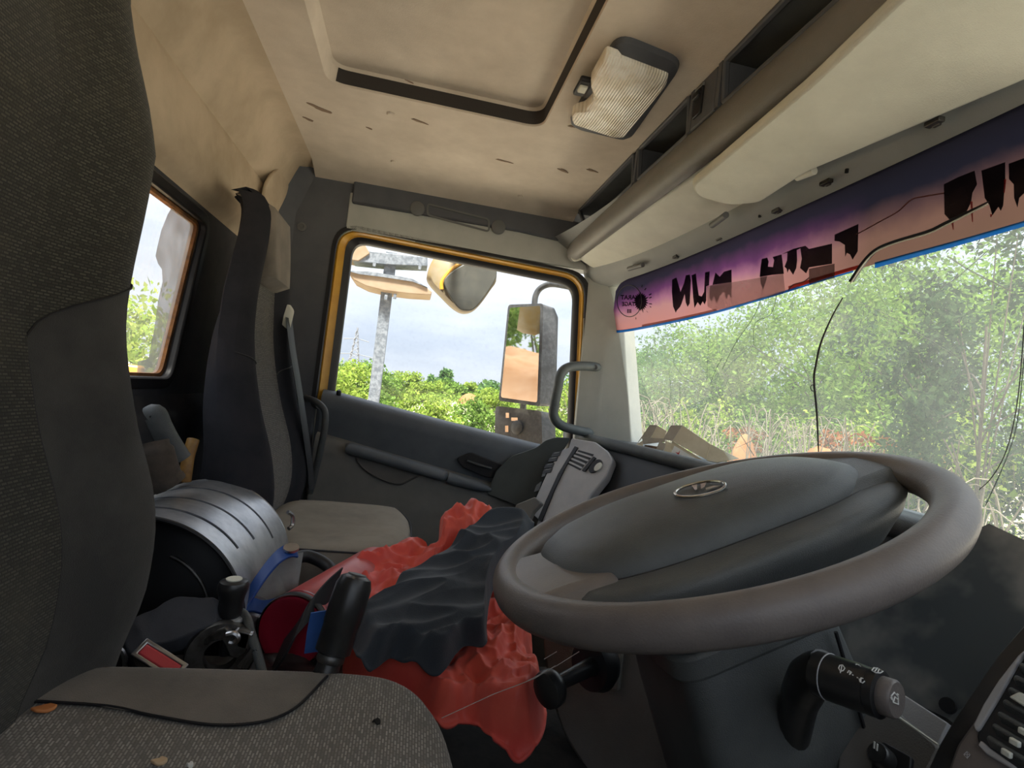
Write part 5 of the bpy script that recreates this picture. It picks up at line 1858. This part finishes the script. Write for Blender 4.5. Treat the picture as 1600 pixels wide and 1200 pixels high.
edge(954, 1250, -1, 3, M_bluee, 'blue_edge')
edge(1230, 1360, -6, 0, M_rede, 'red_edge')
edge(1200, 1345, 0, 3, M_bluee, 'blue_edge')
edge(1365, 1700, -3, 6, M_bluee, 'blue_edge')
edge(1000, 1120, -4, -1, film_mat('pale_edge', (.36, .18, .15), (.9, 1)), 'pale_edge')

# black strip peeled off the film and hanging wire --------------------
M_wirek = mat('black_wire', (.006, .006, .007), .5)
pw = thing('peeled_moulding', 'black rubber moulding strip hanging loose across the windscreen', 'moulding strip', ws(1278, 705, .02))
mp_ = spline([ws(px, py, o_) for px, py, o_ in ((1545, 315, .012), (1480, 348, .012), (1450, 362, .014), (1400, 377, .016), (1370, 390, .018), (1350, 410, .02), (1330, 440, .022))], 6)
MB().tube(mp_, [.0015 + .0035 * min(1, i / 6) for i in range(len(mp_))], 8, flat=.35).build('upper_strip', M_wirek, pw)
MB().tube([p + Vector((-.001, 0, -.0035)) for p in mp_], .0011, 6).build('pale_edge', M_visor, pw)
mp2 = spline([ws(px, py, .02) for px, py in ((1317, 465), (1300, 495), (1283, 535), (1275, 570), (1272, 595), (1276, 640), (1278, 680), (1279, 706))], 6)
MB().tube(mp2, [.0010 + .0012 * math.sin(PI * i / len(mp2)) for i in range(len(mp2))], 8).build('hanging_wire', M_wirek, pw)
MB().tube(spline([ws(px, py, .022) for px, py in ((1275, 612), (1268, 610), (1267, 603), (1274, 601))], 4), .0009, 6).build('hook', M_wirek, pw)
mp3 = spline([ws(px, py, .01) for px, py in ((1602, 480), (1598, 540), (1592, 610), (1582, 670), (1568, 715), (1548, 748), (1530, 765))], 6)
tag(MB().tube(mp3, .0006, 6).build('loose_wire', M_wirek), 'thin dark wire curving down the right edge of the windscreen', 'wire')

# cracks in the windscreen (parts of the pane)
M_crack = film_mat('crack_white', (.4, .42, .4), (.6, .8))
M_crackd = film_mat('crack_dark', (.10, .12, .10), (.6, .8))
for pts, w, m in ((((1200, 432), (1180, 490), (1150, 535), (1128, 578)), .0007, M_crackd), (((1176, 540), (1150, 560), (1132, 580)), .0008, M_crack), (((1176, 540), (1220, 570), (1268, 595)), .0012, M_crack), (((1128, 578), (1140, 610), (1145, 625)), .0008, M_crack), (((1118, 600), (1140, 650), (1178, 712)), .0011, M_crack), (((1050, 565), (1070, 590), (1105, 608), (1135, 628)), .0010, M_crack), (((1012, 625), (1022, 645), (1032, 665)), .0010, M_crack), (((1215, 455), (1205, 490), (1180, 505), (1178, 540)), .0006, M_crackd), (((1110, 600), (1118, 578), (1128, 560)), .0006, M_crackd), (((1045, 575), (1048, 620), (1040, 650)), .0005, M_crackd), (((1062, 600), (1063, 660)), .0005, M_crackd), (((1430, 780), (1480, 765), (1520, 755)), .0009, M_crack), (((1600, 560), (1585, 680), (1540, 790)), .0006, M_crackd), (((1480, 400), (1520, 425), (1580, 455)), .0010, M_crack), (((1545, 390), (1500, 430), (1470, 450)), .0008, M_crack), (((1340, 470), (1400, 500), (1500, 560)), .0006, M_crack), (((1150, 700), (1190, 680), (1240, 640)), .0006, M_crack), (((1108, 425), (1108, 500), (1104, 600)), .0004, M_crackd)):
    wline(pts, w, .002, m, 'crack', win1)
# inspection stickers low on the windscreen
for px, py, r_ in ((963, 668, 11), (962, 683, 10)):
    pts = [(px + r_ * math.cos(t), py + r_ * .5 * math.sin(t)) for t in [2 * PI * k / 20 for k in range(20)]]
    decal(pts, .003, film_mat('green_sticker_%d' % py, (.05, .22, .14), (.5, .7)), 'green_sticker', win1)
# cobweb threads
web = thing('cobweb', 'thin cobweb threads from the column lever down to the red jacket', 'cobweb', aty(790, 1110, .62))
M_web = film_mat('web_thread', (.75, .73, .70), (.6, .9))
for pts in (((905, 1018), (870, 1040), (820, 1066), (770, 1085), (690, 1122)), ((870, 1018), (850, 1030)), ((868, 1040), (835, 1060), (800, 1074))):
    MB().tube([aty(px, py, .60) for px, py in pts], .00045, 5).build('thread', M_web, web)

# ------------------------------------------------------------------ outside
ZG = -2.40


def far(px, py, dist):
    d = ray(px, py)
    return d * (dist / math.hypot(d.x, d.y))


def hor(px):
    return 600 + (px - 642) * math.tan(ROLL)


def leaf_mat(name, c1, c2, c3):
    m, n, l, out = nt(name)
    g = n.new('ShaderNodeNewGeometry')
    rp = n.new('ShaderNodeValToRGB')
    rp.color_ramp.elements[0].position = .1
    rp.color_ramp.elements[0].color = (*c1, 1)
    rp.color_ramp.elements[1].position = .95
    rp.color_ramp.elements[1].color = (*c3, 1)
    k = rp.color_ramp.elements.new(.55)
    k.color = (*c2, 1)
    l.new(g.outputs['Random Per Island'], rp.inputs['Fac'])
    d = n.new('ShaderNodeBsdfDiffuse')
    t = n.new('ShaderNodeBsdfTranslucent')
    l.new(rp.outputs['Color'], d.inputs['Color'])
    l.new(rp.outputs['Color'], t.inputs['Color'])
    s = n.new('ShaderNodeMixShader')
    s.inputs['Fac'].default_value = .45
    l.new(d.outputs['BSDF'], s.inputs[1])
    l.new(t.outputs['BSDF'], s.inputs[2])
    l.new(s.outputs['Shader'], out.inputs['Surface'])
    MATS[name] = m
    return m


L_mid = leaf_mat('leaf_mid_green', (0.071, 0.136, 0.021), (0.125, 0.213, 0.041), (0.183, 0.271, 0.062))
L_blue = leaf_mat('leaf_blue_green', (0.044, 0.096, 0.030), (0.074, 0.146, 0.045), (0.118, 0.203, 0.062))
L_yel = leaf_mat('leaf_yellow_green', (0.130, 0.203, 0.026), (0.208, 0.290, 0.047), (0.278, 0.338, 0.073))
L_dark = leaf_mat('leaf_dark_green', (0.016, 0.036, 0.016), (0.032, 0.061, 0.025), (0.054, 0.090, 0.036))
L_dry = leaf_mat('dry_leaf', (0.108, 0.086, 0.043), (0.151, 0.126, 0.065), (0.180, 0.166, 0.101))
L_orange = leaf_mat('orange_flower', (0.198, 0.058, 0.018), (0.245, 0.090, 0.032), (0.270, 0.137, 0.058))
M_bark = mat('bark', (0.052, 0.040, 0.030), .95, col2=(0.080, 0.066, 0.050), scale=20, bump=.8, bscale=40)
M_twig = mat('dry_twig', (0.168, 0.147, 0.113), .9, col2=(0.118, 0.097, 0.071), scale=10)
M_soil = mat('laterite_soil', (0.157, 0.086, 0.044), 1.0, col2=(0.200, 0.125, 0.075), scale=1.2, bump=.6, bscale=12, spec=.05)
M_heap = mat('fresh_laterite', (0.210, 0.092, 0.038), 1.0, col2=(0.244, 0.126, 0.063), scale=4, bump=.8, bscale=14, spec=.05)
M_ground = mat('earth_ground', (.50, .43, .345), 1.0, col2=(.43, .38, .29), scale=.35, mix_lo=.42, mix_hi=.6, bump=.5, bscale=10, spec=.05)  # ground made paler than the soil to bounce more daylight into the cab


def leaves_mesh(name, m, cen, nrm_bias, size, rng, parent=None, aspect=.5, kind=None):
    """one mesh of many single leaves (folded diamond quads) at the given points"""
    n = len(cen)
    d1 = rng.normal(size=(n, 3))
    d1 /= np.linalg.norm(d1, axis=1)[:, None]
    d2 = rng.normal(size=(n, 3)) + np.array(nrm_bias)
    d2 -= (d2 * d1).sum(1)[:, None] * d1
    d2 /= np.linalg.norm(d2, axis=1)[:, None]
    w = np.cross(d1, d2)
    s = size * rng.uniform(.6, 1.3, size=n)[:, None]
    a = cen - d1 * s * .5
    b_ = cen + w * s * aspect * .5 + d2 * s * .08
    c = cen + d1 * s * .5
    e = cen - w * s * aspect * .5 + d2 * s * .08
    V = np.stack([a, b_, c, e], 1).reshape(-1, 3)
    o0 = np.array(parent_world(parent)) if parent is not None else np.array([cen[:, 0].mean(), cen[:, 1].mean(), cen[:, 2].min()])
    V = V - o0
    me = bpy.data.meshes.new(name)
    me.vertices.add(4 * n)
    me.vertices.foreach_set('co', V.astype(np.float32).ravel())
    me.loops.add(4 * n)
    me.loops.foreach_set('vertex_index', np.arange(4 * n, dtype=np.int32))
    me.polygons.add(n)
    me.polygons.foreach_set('loop_start', np.arange(0, 4 * n, 4, dtype=np.int32))
    me.update(calc_edges=True)
    me.materials.append(m)
    o = bpy.data.objects.new(name, me)
    C.objects.link(o)
    if parent is not None:
        o.parent = parent
    else:
        o.location = o0
    WORLD[o.name] = Vector(o0)
    if kind:
        o['kind'] = kind
    return o


def crown_points(rng, c, rad, n, blobs, spread=.34):
    bl = rng.normal(size=(blobs, 3))
    bl /= np.linalg.norm(bl, axis=1)[:, None]
    bl *= rng.uniform(.35, .95, size=(blobs, 1)) ** .6
    k = rng.integers(0, blobs, size=n)
    p = rng.normal(size=(n, 3))
    p /= np.linalg.norm(p, axis=1)[:, None]
    p *= (rng.uniform(.0, 1, size=(n, 1)) ** .5) * spread
    return np.array(c) + (bl[k] + p) * np.array(rad), bl


def tree(name, label, cat, base, height, width, m, n, leaf, seed, trunk=True, blobs=34, low=.25, group=None, spread=.34, twigs=6, tr=None):
    rng = np.random.default_rng(seed)
    t = thing(name, label, cat, base, group)
    cz_ = base.z + height * (low + (1 - low) / 2)
    rad = (width / 2, width / 2, height * (1 - low) / 2)
    pts, bl = crown_points(rng, (base.x, base.y, cz_), rad, n, blobs, spread)
    leaves_mesh('crown', m, pts, (0, 0, .8), leaf, rng, t)
    if trunk:
        b = MB()
        top_ = Vector((base.x + rng.normal() * .1, base.y + rng.normal() * .1, cz_))
        rr_ = tr or max(.025, height * .014)
        b.tube(spline([base, base.lerp(top_, .5) + Vector((rng.normal() * .12, rng.normal() * .12, 0)), top_], 4), [rr_ * (1.2 - .6 * i / 8) for i in range(9)], 8)
        for k in range(twigs):
            e = Vector(np.array((base.x, base.y, cz_)) + bl[k] * np.array(rad) * .9)
            s0 = base.lerp(top_, .35 + .5 * k / max(1, twigs))
            b.tube(spline([s0, s0.lerp(e, .5) + Vector((0, 0, .08 * height * .2)), e], 3), [rr_ * .5 * (1 - .1 * i) for i in range(7)], 6)
        b.build('trunk', M_bark, t)
    return t


# ground and grassy bank
def ground_z(x, y):
    z = ZG
    # bank rising outside the passenger door
    t = min(1, max(0, (y - 4.5) / 9))
    t = t * t * (3 - 2 * t)
    side = 1 / (1 + math.exp((x - 5.5 - .12 * y) / 1.6))
    back = 1 / (1 + math.exp((-x - 4) / 1.5))
    z += t * (2.25 - .035 * x) * side * back
    z += .10 * noise.noise(Vector((x * .35, y * .35, 0))) * min(1, max(0, (abs(x) + abs(y) - 4) / 4))
    return z


b = MB()
xs = [-300, -120, -60, -40] + [-30 + 1.0 * k for k in range(81)] + [70, 110, 200, 320]
ysg = [-300, -100, -40, -20] + [-10 + 1.0 * k for k in range(66)] + [75, 110, 200, 320]
b.add([(x, y, ground_z(x, y)) for x in xs for y in ysg], [(i * len(ysg) + j, (i + 1) * len(ysg) + j, (i + 1) * len(ysg) + j + 1, i * len(ysg) + j + 1) for i in range(len(xs) - 1) for j in range(len(ysg) - 1)])
gd = b.build('ground', M_ground, angle=180)
tag(gd, 'pale earth ground around the truck, lightened to bounce daylight', 'ground', kind='structure')

rng0 = np.random.default_rng(5)
# grass and weeds over the bank (uncountable)
gp = []
while len(gp) < 52000:
    y = rng0.uniform(7, 24)
    x = rng0.uniform(-.28 * y - .5, .42 * y + .5)
    z = ground_z(x, y)
    if z < ZG + .7:
        continue
    hgt = .10 + .40 * max(0, noise.noise(Vector((x * .8, y * .8, 3)))) + .12 * rng0.random()
    gp.append((x, y, z + hgt * rng0.random()))
gp = np.array(gp)
tag(leaves_mesh('bank_grass', leaf_mat('grass_green', (0.095, 0.175, 0.024), (0.157, 0.251, 0.041), (0.226, 0.300, 0.068)), gp, (0, 0, .5), .11, rng0, None, .35), 'bright green weeds and grass covering the bank outside the passenger window', 'grass', kind='stuff')

# shrubs standing on the bank
rs = random.Random(8)
shr = [(532, 560, 11, 1.5), (575, 566, 12, 1.5), (620, 577, 13, 1.2), (655, 585, 13, 1.0), (700, 600, 14, 1.1), (735, 612, 14, .9), (545, 590, 9, .9), (600, 610, 9.5, .8), (650, 622, 9, .8), (690, 632, 9, .8), (745, 630, 10, .8), (775, 625, 13, 1.2), (880, 600, 14, 1.6), (850, 640, 9, 1.0), (900, 640, 10, 1.0)]
for i, (px, py, d, w) in enumerate(shr):
    p = far(px, py, d)
    base = Vector((p.x, p.y, ground_z(p.x, p.y) - .05))
    h = max(.5, p.z - base.z)
    tree('bank_shrub', 'leafy green shrub among the many growing on the grassy bank', 'shrub', base, h, w, (L_yel, L_mid, L_yel)[i % 3], 2600, .075, 100 + i, True, 14, .05, 'shrubs on the grassy bank', .42, 4)
# distant trees beyond the bank
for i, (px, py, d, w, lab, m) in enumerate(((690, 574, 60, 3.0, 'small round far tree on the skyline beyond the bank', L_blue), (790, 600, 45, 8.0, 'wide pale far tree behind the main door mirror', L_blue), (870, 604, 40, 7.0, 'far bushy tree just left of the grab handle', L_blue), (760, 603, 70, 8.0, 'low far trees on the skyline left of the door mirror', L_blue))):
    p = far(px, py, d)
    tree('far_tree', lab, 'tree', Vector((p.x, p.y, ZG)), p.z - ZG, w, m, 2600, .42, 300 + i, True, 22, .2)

# trees ahead of the windscreen
front = [(985, 528, 24, 5.2, L_blue, 5200, .22, 'blue-green bushy tree nearest the windscreen pillar'),
         (1075, 505, 21, 5.6, L_blue, 5200, .20, 'pale green tree behind the cartons, second from the pillar'),
         (1165, 470, 19, 5.6, L_mid, 5600, .19, 'mid green tree left of the hanging wire'),
         (1262, 425, 18, 5.8, L_mid, 6000, .18, 'tall green tree directly behind the hanging wire'),
         (1355, 370, 17, 6.0, L_mid, 6500, .17, 'tall green tree just right of the hanging wire'),
         (1455, 330, 15, 5.6, L_mid, 6500, .16, 'big leafy tree above the right half of the steering wheel'),
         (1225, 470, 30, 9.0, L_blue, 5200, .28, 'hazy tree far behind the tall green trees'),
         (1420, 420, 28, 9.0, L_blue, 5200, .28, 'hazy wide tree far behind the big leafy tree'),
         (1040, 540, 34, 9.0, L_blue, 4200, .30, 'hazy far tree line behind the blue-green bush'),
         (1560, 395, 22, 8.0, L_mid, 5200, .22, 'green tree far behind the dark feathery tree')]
for i, (px, py, d, w, m, n, lf, lab) in enumerate(front):
    p = far(px, py, d)
    tree('leafy_tree', lab, 'tree', Vector((p.x, p.y, ZG)), p.z - ZG, w, m, int(n * 1.7), lf * .78, 500 + i, True, 46, .10, None, .34, 6, .05)
for i, (px, py, d, w, h0, lab) in enumerate(((1590, 250, 8.0, 3.0, .35, 'near dark feathery tree at the right edge of the windscreen'), (1700, 380, 9.5, 4.0, .1, 'dark tree beyond the right edge of the windscreen'))):
    p = far(px, py, d)
    tree('feathery_tree', lab, 'tree', Vector((p.x, p.y, ZG)), p.z - ZG, w, L_dark, 9000, .085, 700 + i, True, 46, h0, None, .22, 12, .022)
# bright low shrubs in front of the trees
low = [(1010, 640, 15, 2.0), (1060, 632, 14, 1.8), (1125, 625, 14, 2.2), (1195, 640, 13, 1.8), (1250, 628, 14, 2.0), (1320, 640, 12, 1.8), (1385, 650, 12, 1.6), (1445, 660, 11, 1.8), (1505, 655, 10, 1.6), (1390, 600, 15, 2.2), (1470, 610, 14, 2.0), (1575, 690, 9, 1.6)]
for i, (px, py, d, w) in enumerate(low):
    p = far(px, py, d)
    tree('low_shrub', 'low bright yellow-green shrub in front of the trees ahead of the truck', 'shrub', Vector((p.x, p.y, ZG)), p.z - ZG, w, L_yel if i % 3 else L_mid, 2600, .11, 900 + i, True, 22, .0, 'low shrubs ahead of the truck', .36, 5)
# dead brush: tangles of dry twigs
for i, (px, py, d, w, seed) in enumerate(((975, 625, 12, 2.4, 1), (1040, 632, 11, 2.4, 2), (1110, 640, 11, 2.4, 3), (1180, 645, 11, 2.2, 4), (1250, 655, 10.5, 2.2, 5), (1330, 665, 10, 2.0, 6), (1420, 690, 9.5, 2.0, 7), (1510, 740, 8, 1.8, 8), (1580, 770, 7, 1.6, 9))):
    p = far(px, py, d)
    r_ = random.Random(seed)
    b = MB()
    h = p.z - ZG + .1
    for k in range(46):
        a = r_.uniform(0, 2 * PI)
        o = Vector((p.x + r_.uniform(-.4, .4) * w, p.y + r_.uniform(-.4, .4) * w, ZG))
        q = o + Vector((math.cos(a) * r_.uniform(.1, .5) * w, math.sin(a) * r_.uniform(.1, .5) * w, h * r_.uniform(.6, 1.0)))
        e = q + Vector((math.cos(a) * .5 * r_.random(), math.sin(a) * .5 * r_.random(), -.35 * r_.random()))
        b.tube(spline([o, o.lerp(q, .6) + Vector((0, 0, .15)), q, e], 3), [.013, .012, .011, .010, .009, .008, .007, .006, .005, .004], 5, cap=False)
    tag(b.build('dead_brush', M_twig), 'tangle of pale dry twigs lying in front of the low shrubs', 'brush', 'dead brush ahead of the truck')
# orange-leaved shrubs and soil heaps
for i, (px, py, d, w, lab) in enumerate(((1160, 668, 12.5, .9, 'small orange-leaved shrub right of the cartons'), (1365, 680, 10.3, 1.5, 'wide orange-leaved shrub above the steering wheel right of the hanging wire'), (1300, 672, 11.5, .7, 'small orange-leaved shrub beside the lower end of the hanging wire'))):
    p = far(px, py, d)
    tree('orange_shrub', lab, 'shrub', Vector((p.x, p.y, p.z - .55)), .6, w, L_orange, 420, .09, 1200 + i, True, 10, .0, 'orange shrubs ahead of the truck', .4, 3)
for i, (px, py, d, w, h, lab) in enumerate(((985, 680, 11, 1.5, .55, 'orange soil heap between the pillar and the cartons'), (1160, 692, 10.5, 1.1, .5, 'orange soil heap right of the cartons'), (1290, 700, 10, 1.3, .4, 'orange soil heap behind the steering wheel'))):
    p = far(px, py, d)
    b = MB()
    zt = p.z
    b.grid(lambda u, v: Vector((p.x + (u - .5) * w, p.y + (v - .5) * w, ZG - .05 + max(0, (zt - ZG + .05)) * max(0, 1 - ((2 * u - 1) ** 2 + (2 * v - 1) ** 2)) ** .7 * (1 + .25 * noise.noise(Vector((u * 4, v * 4, i)))))), 18, 18)
    tag(b.build('soil_heap', M_heap, angle=180), lab, 'soil heap')
# low dirt patch on the bank
p = far(735, 612, 13)
b = MB()
b.grid(lambda u, v: Vector((p.x + (u - .5) * .55, p.y + (v - .5) * .55, p.z - .30 + .26 * max(0, 1 - ((2 * u - 1) ** 2 + (2 * v - 1) ** 2)) ** .7)), 12, 12)
tag(b.build('soil_heap', M_heap, angle=180), 'small orange soil patch on the bank seen left of the door mirror', 'soil heap')

# behind the truck: dirt bank, trees (seen in the door mirror and the rear window), tipper body
b = MB()
b.grid(lambda u, v: Vector((-24 + 14 * u, -9.0 + 24 * v, ZG - .1 + 4.7 * math.sin(PI * min(1, u * .75 + .12)) ** 1.2 * min(1, 4 * v + .2) * min(1, 4 * (1 - v)) * (1 + .18 * noise.noise(Vector((u * 7, v * 9, 1)))))), 30, 40)
tag(b.build('dirt_bank', M_soil, angle=180), 'large orange dirt bank behind the truck, seen in the door mirror', 'dirt bank')
for i, (x, y, h, w) in enumerate(((-27, -3, 12, 7), (-27, 1.5, 13, 7.5), (-28, 6, 12, 7), (-27, 11, 12, 7))):
    tree('rear_tree', 'tall green tree behind the dirt bank, seen in the door mirror', 'tree', Vector((x, y, ZG)), h, w, L_mid, 7000, .34, 1500 + i, True, 30, .1, 'trees behind the truck')
for i, (px, py, d, w, lab) in enumerate(((222, 445, 13, 4.0, 'bright green tree seen through the rear window'), (160, 430, 16, 5.0, 'green tree behind the driver seat beyond the rear window'))):
    p = far(px, py, d)
    tree('leafy_tree', lab, 'tree', Vector((p.x, p.y, ZG)), p.z - ZG, w, L_yel, 4500, .16, 1600 + i, True, 36, .1)
tb = thing('tipper_body', 'yellow tipper body of the truck behind the cab', 'truck body', (-3.6, .95, ZG + .9))
MB().box((-3.6, 2.06, -.60), (5.4, .04, 1.1)).build('side_wall', M_yellow, tb, bevel=.01)
MB().box((-3.6, -.16, -.60), (5.4, .04, 1.1)).build('side_wall', M_yellow, tb, bevel=.01)
MB().box((-3.6, .95, -1.15), (5.4, 2.2, .06)).build('bed_floor', M_yellow, tb, bevel=.01)
MB().box((-.92, .95, -.62), (.05, 2.2, 1.06)).build('headboard', M_yellow, tb, bevel=.01)
for k in range(5):
    MB().box((-1.4 - k * 1.1, 2.10, -.60), (.08, .06, 1.1)).build('side_rib', M_yellow, tb, bevel=.008)

b = MB()
b.box((-.46, 1.985, -.30), (.34, .03, 2.0)).box((.15, 1.985, -.70), (.92, .03, .95)).box((.15, 1.985, .62), (.92, .03, .16))
struct(b.build('wall_exterior', M_yellow, bevel=.006), 'yellow outer skin of the cab beside the passenger door', 'wall')
# ------------------------------------------------------------------ mirrors outside the passenger door
M_mirror, n_, l_, o_ = nt('mirror_glass')
pb = n_.new('ShaderNodeBsdfGlossy')
pb.inputs['Color'].default_value = (.80, .80, .78, 1)
pb.inputs['Roughness'].default_value = .02
l_.new(pb.outputs['BSDF'], o_.inputs['Surface'])
M_house = mat('mirror_housing', (0.023, 0.025, 0.027), .55, col2=(0.046, 0.048, 0.050), scale=60, mix_lo=.45, mix_hi=.6)
mm = thing('door_mirror', 'tall black door mirror reflecting orange dirt and trees', 'mirror', aty(820, 640, 2.25))
MP = aty(815, 550, 2.25)
MN = Vector((-.775, -.63, .03)).normalized()
gpts = rrect([atp(px, py, MP, MN) for px, py in ((797, 481), (845, 478), (840, 629), (783, 621))], .012, 4)
hpts2 = rrect([atp(px, py, MP, MN) for px, py in ((794, 476), (849, 474), (844, 635), (779, 626))], .016, 4)
side = Vector((.075, .035, 0))
cenm = sum(hpts2, Vector()) / len(hpts2)
MB().loft([hpts2, [p - MN * .01 for p in hpts2], [cenm + (p - cenm) * .98 + side * .8 + Vector((0, 0, 0)) for p in hpts2], [cenm + (p - cenm) * .85 + side * 1.2 for p in hpts2]]).build('housing', M_house, mm, angle=50)
MB().prism([p + MN * .0015 for p in gpts], MN * .001).build('glass', M_mirror, mm, smooth=False)
MB().tube(spline([aty(835, 478, 2.27), aty(837, 462, 2.27), aty(845, 450, 2.26), aty(862, 444, 2.22), aty(890, 448, 2.10)], 5), .013, 12).build('upper_arm', M_house, mm)
MB().tube([aty(818, 626, 2.27), aty(817, 640, 2.27)], .014, 10).build('lower_arm', M_house, mm)
m2 = thing('wide_angle_mirror', 'small dusty black mirror below the tall door mirror', 'mirror', aty(815, 700, 2.24))
MP2 = aty(812, 665, 2.24)
h2 = rrect([atp(px, py, MP2, MN) for px, py in ((774, 634), (846, 642), (848, 720), (772, 712))], .02, 4)
c2_ = sum(h2, Vector()) / len(h2)
MB().loft([h2, [p - MN * .01 for p in h2], [c2_ + (p - c2_) * .95 + side * .9 for p in h2], [c2_ + (p - c2_) * .8 + side * 1.2 for p in h2]]).build('housing', M_house, m2, angle=50)
for px, py, w, h in ((793, 649, 2.5, 4), (792, 670, 2.5, 5), (804, 655, 5, 2.5)):
    q = [atp(px + a * w, py + c * h, MP2 + MN * .001, MN) for a, c in ((-1, -1), (1, -1), (1, 1), (-1, 1))]
    MB().prism(q, MN * .001).build('slot_stand_in', M_mirror, m2, smooth=False)  # mirror pieces standing in for see-through slots in the housing
q = atp(809, 668, MP2 + MN * .002, MN)
MB().lathe([(.030, 0), (.030, .008), (.022, .012), (.0001, .012)], q, MN, 20).build('round_mount', M_house, m2)
m3 = thing('kerb_mirror', 'yellow and black kerb mirror hanging above the passenger window', 'mirror', aty(722, 490, 2.2))
ko = spline([aty(px, py, 2.2) for px, py in ((668, 425), (680, 400), (705, 380), (760, 385), (776, 432), (765, 455), (745, 481), (727, 488), (710, 481), (690, 462), (670, 440))], 4, True)
kc = sum(ko, Vector()) / len(ko)
MB().loft([[kc + (p - kc) * .9 + Vector((0, .09, 0)) for p in ko], [p + Vector((0, .06, 0)) for p in ko], [p for p in ko], [kc + (p - kc) * .9 + Vector((0, -.02, 0)) for p in ko]]).build('housing', mat('yellow_dusty', (0.178, 0.122, 0.032), .5, col2=(0.214, 0.178, 0.118), scale=16), m3, angle=60)
kb_ = spline([aty(px, py, 2.175) for px, py in ((694, 446), (698, 432), (720, 416), (750, 404), (768, 412), (775, 434), (745, 479), (727, 486), (712, 478))], 4, True)
MB().prism(kb_, (0, -.012, 0)).build('glass_back', mat('dusty_dark', (0.036, 0.038, 0.034), .5, col2=(0.059, 0.059, 0.048), scale=22), m3, bevel=.004)
MB().tube(spline([aty(690, 452, 2.172), aty(692, 438, 2.172), aty(712, 416, 2.172), aty(745, 402, 2.172)], 5), .008, 8).build('yellow_band', M_yellow, m3)
MB().tube([aty(720, 400, 2.23), aty(712, 350, 2.15), aty(705, 330, 2.0)], .014, 10).build('bracket_arm', M_house, m3)

# post with weathered boards, pylon ---------------------------------
po = thing('board_post', 'grey steel post carrying weathered tan boards outside the window', 'post', aty(580, 640, 5.6) + Vector((0, 0, -1.2)))
yp = 5.6
b0, b1 = aty(584, 625, yp), aty(612, 395, yp)
dirp = (b1 - b0).normalized()
M_post = mat('grey_speckled_steel', (0.067, 0.080, 0.097), .6, col2=(0.143, 0.160, 0.181), scale=24, mix_lo=.42, mix_hi=.6)
bpt = b0 - dirp * 1.3
wv_ = Vector((.055, 0, 0))
MB().loft([[p - wv_ - Vector((0, .04, 0)), p + wv_ - Vector((0, .04, 0)), p + wv_ + Vector((0, .04, 0)), p - wv_ + Vector((0, .04, 0))] for p in (bpt, b0, b1)]).build('post', M_post, po, bevel=.006)
M_board = mat('weathered_board', (0.185, 0.125, 0.071), .8, col2=(0.221, 0.164, 0.107), scale=9)
bd = [aty(px, py, yp - .15) for px, py in ((543, 424), (575, 425), (615, 431), (645, 437), (668, 450), (675, 456), (674, 461), (640, 459), (600, 454), (572, 447), (552, 437))]
MB().prism(bd, (0, .35, .0)).build('board', M_board, po, bevel=.008)
MB().prism([aty(px, py, yp - .17) for px, py in ((543, 423), (575, 424), (615, 430), (645, 436), (668, 449), (645, 440), (600, 433), (560, 428))], (0, .30, .012)).build('board_edge', M_post, po)
MB().prism([aty(px, py, yp - .1) for px, py in ((535, 398), (575, 392), (668, 402), (668, 416), (600, 413), (552, 408))], (0, .25, 0)).build('top_beam', M_post, po, bevel=.006)
MB().prism([aty(px, py, yp - .12) for px, py in ((530, 370), (568, 378), (578, 396), (560, 408), (530, 404))], (0, .25, 0)).build('board', M_board, po, bevel=.008)
for px, py in ((585, 413), (656, 418), (603, 465), (617, 463)):
    MB().box(aty(px, py, yp - .12), (.03, .03, .05)).build('bolt', M_post, po, bevel=.004)
py_ = thing('pylon', 'faint grey electricity pylon on the horizon left of the post', 'pylon', far(550, 592, 160))
tb0, tb1 = far(550, 592, 160), far(559, 512, 160)
M_pyl = mat('pylon_steel', (.13, .14, .155), .6)
b = MB()
for sx in (-1, 1):
    for sy in (-1, 1):
        b.tube([tb0 + Vector((sx * 2.2, sy * 2.2, -2)), tb0.lerp(tb1, .55) + Vector((sx * .8, sy * .8, 0)), tb1], .16, 5)
b.build('mast', M_pyl, py_)
b = MB()
for k in range(8):
    t0, t1_ = k / 8, (k + 1) / 8
    w0, w1 = 2.2 * (1 - t0 * .9), 2.2 * (1 - t1_ * .9)
    for sx in (-1, 1):
        b.tube([tb0.lerp(tb1, t0) + Vector((-sx * w0, -w0, 0)), tb0.lerp(tb1, t1_) + Vector((sx * w1, -w1, 0))], .09, 4)
b.build('lattice', M_pyl, py_)
for t, w in ((.45, 5.5), (.75, 3.5)):
    q = tb0.lerp(tb1, t)
    MB().tube([q - Vector((w, 0, 0)), q + Vector((0, 0, .6)), q + Vector((w, 0, 0))], .13, 5).build('cross_arm', M_pyl, py_)
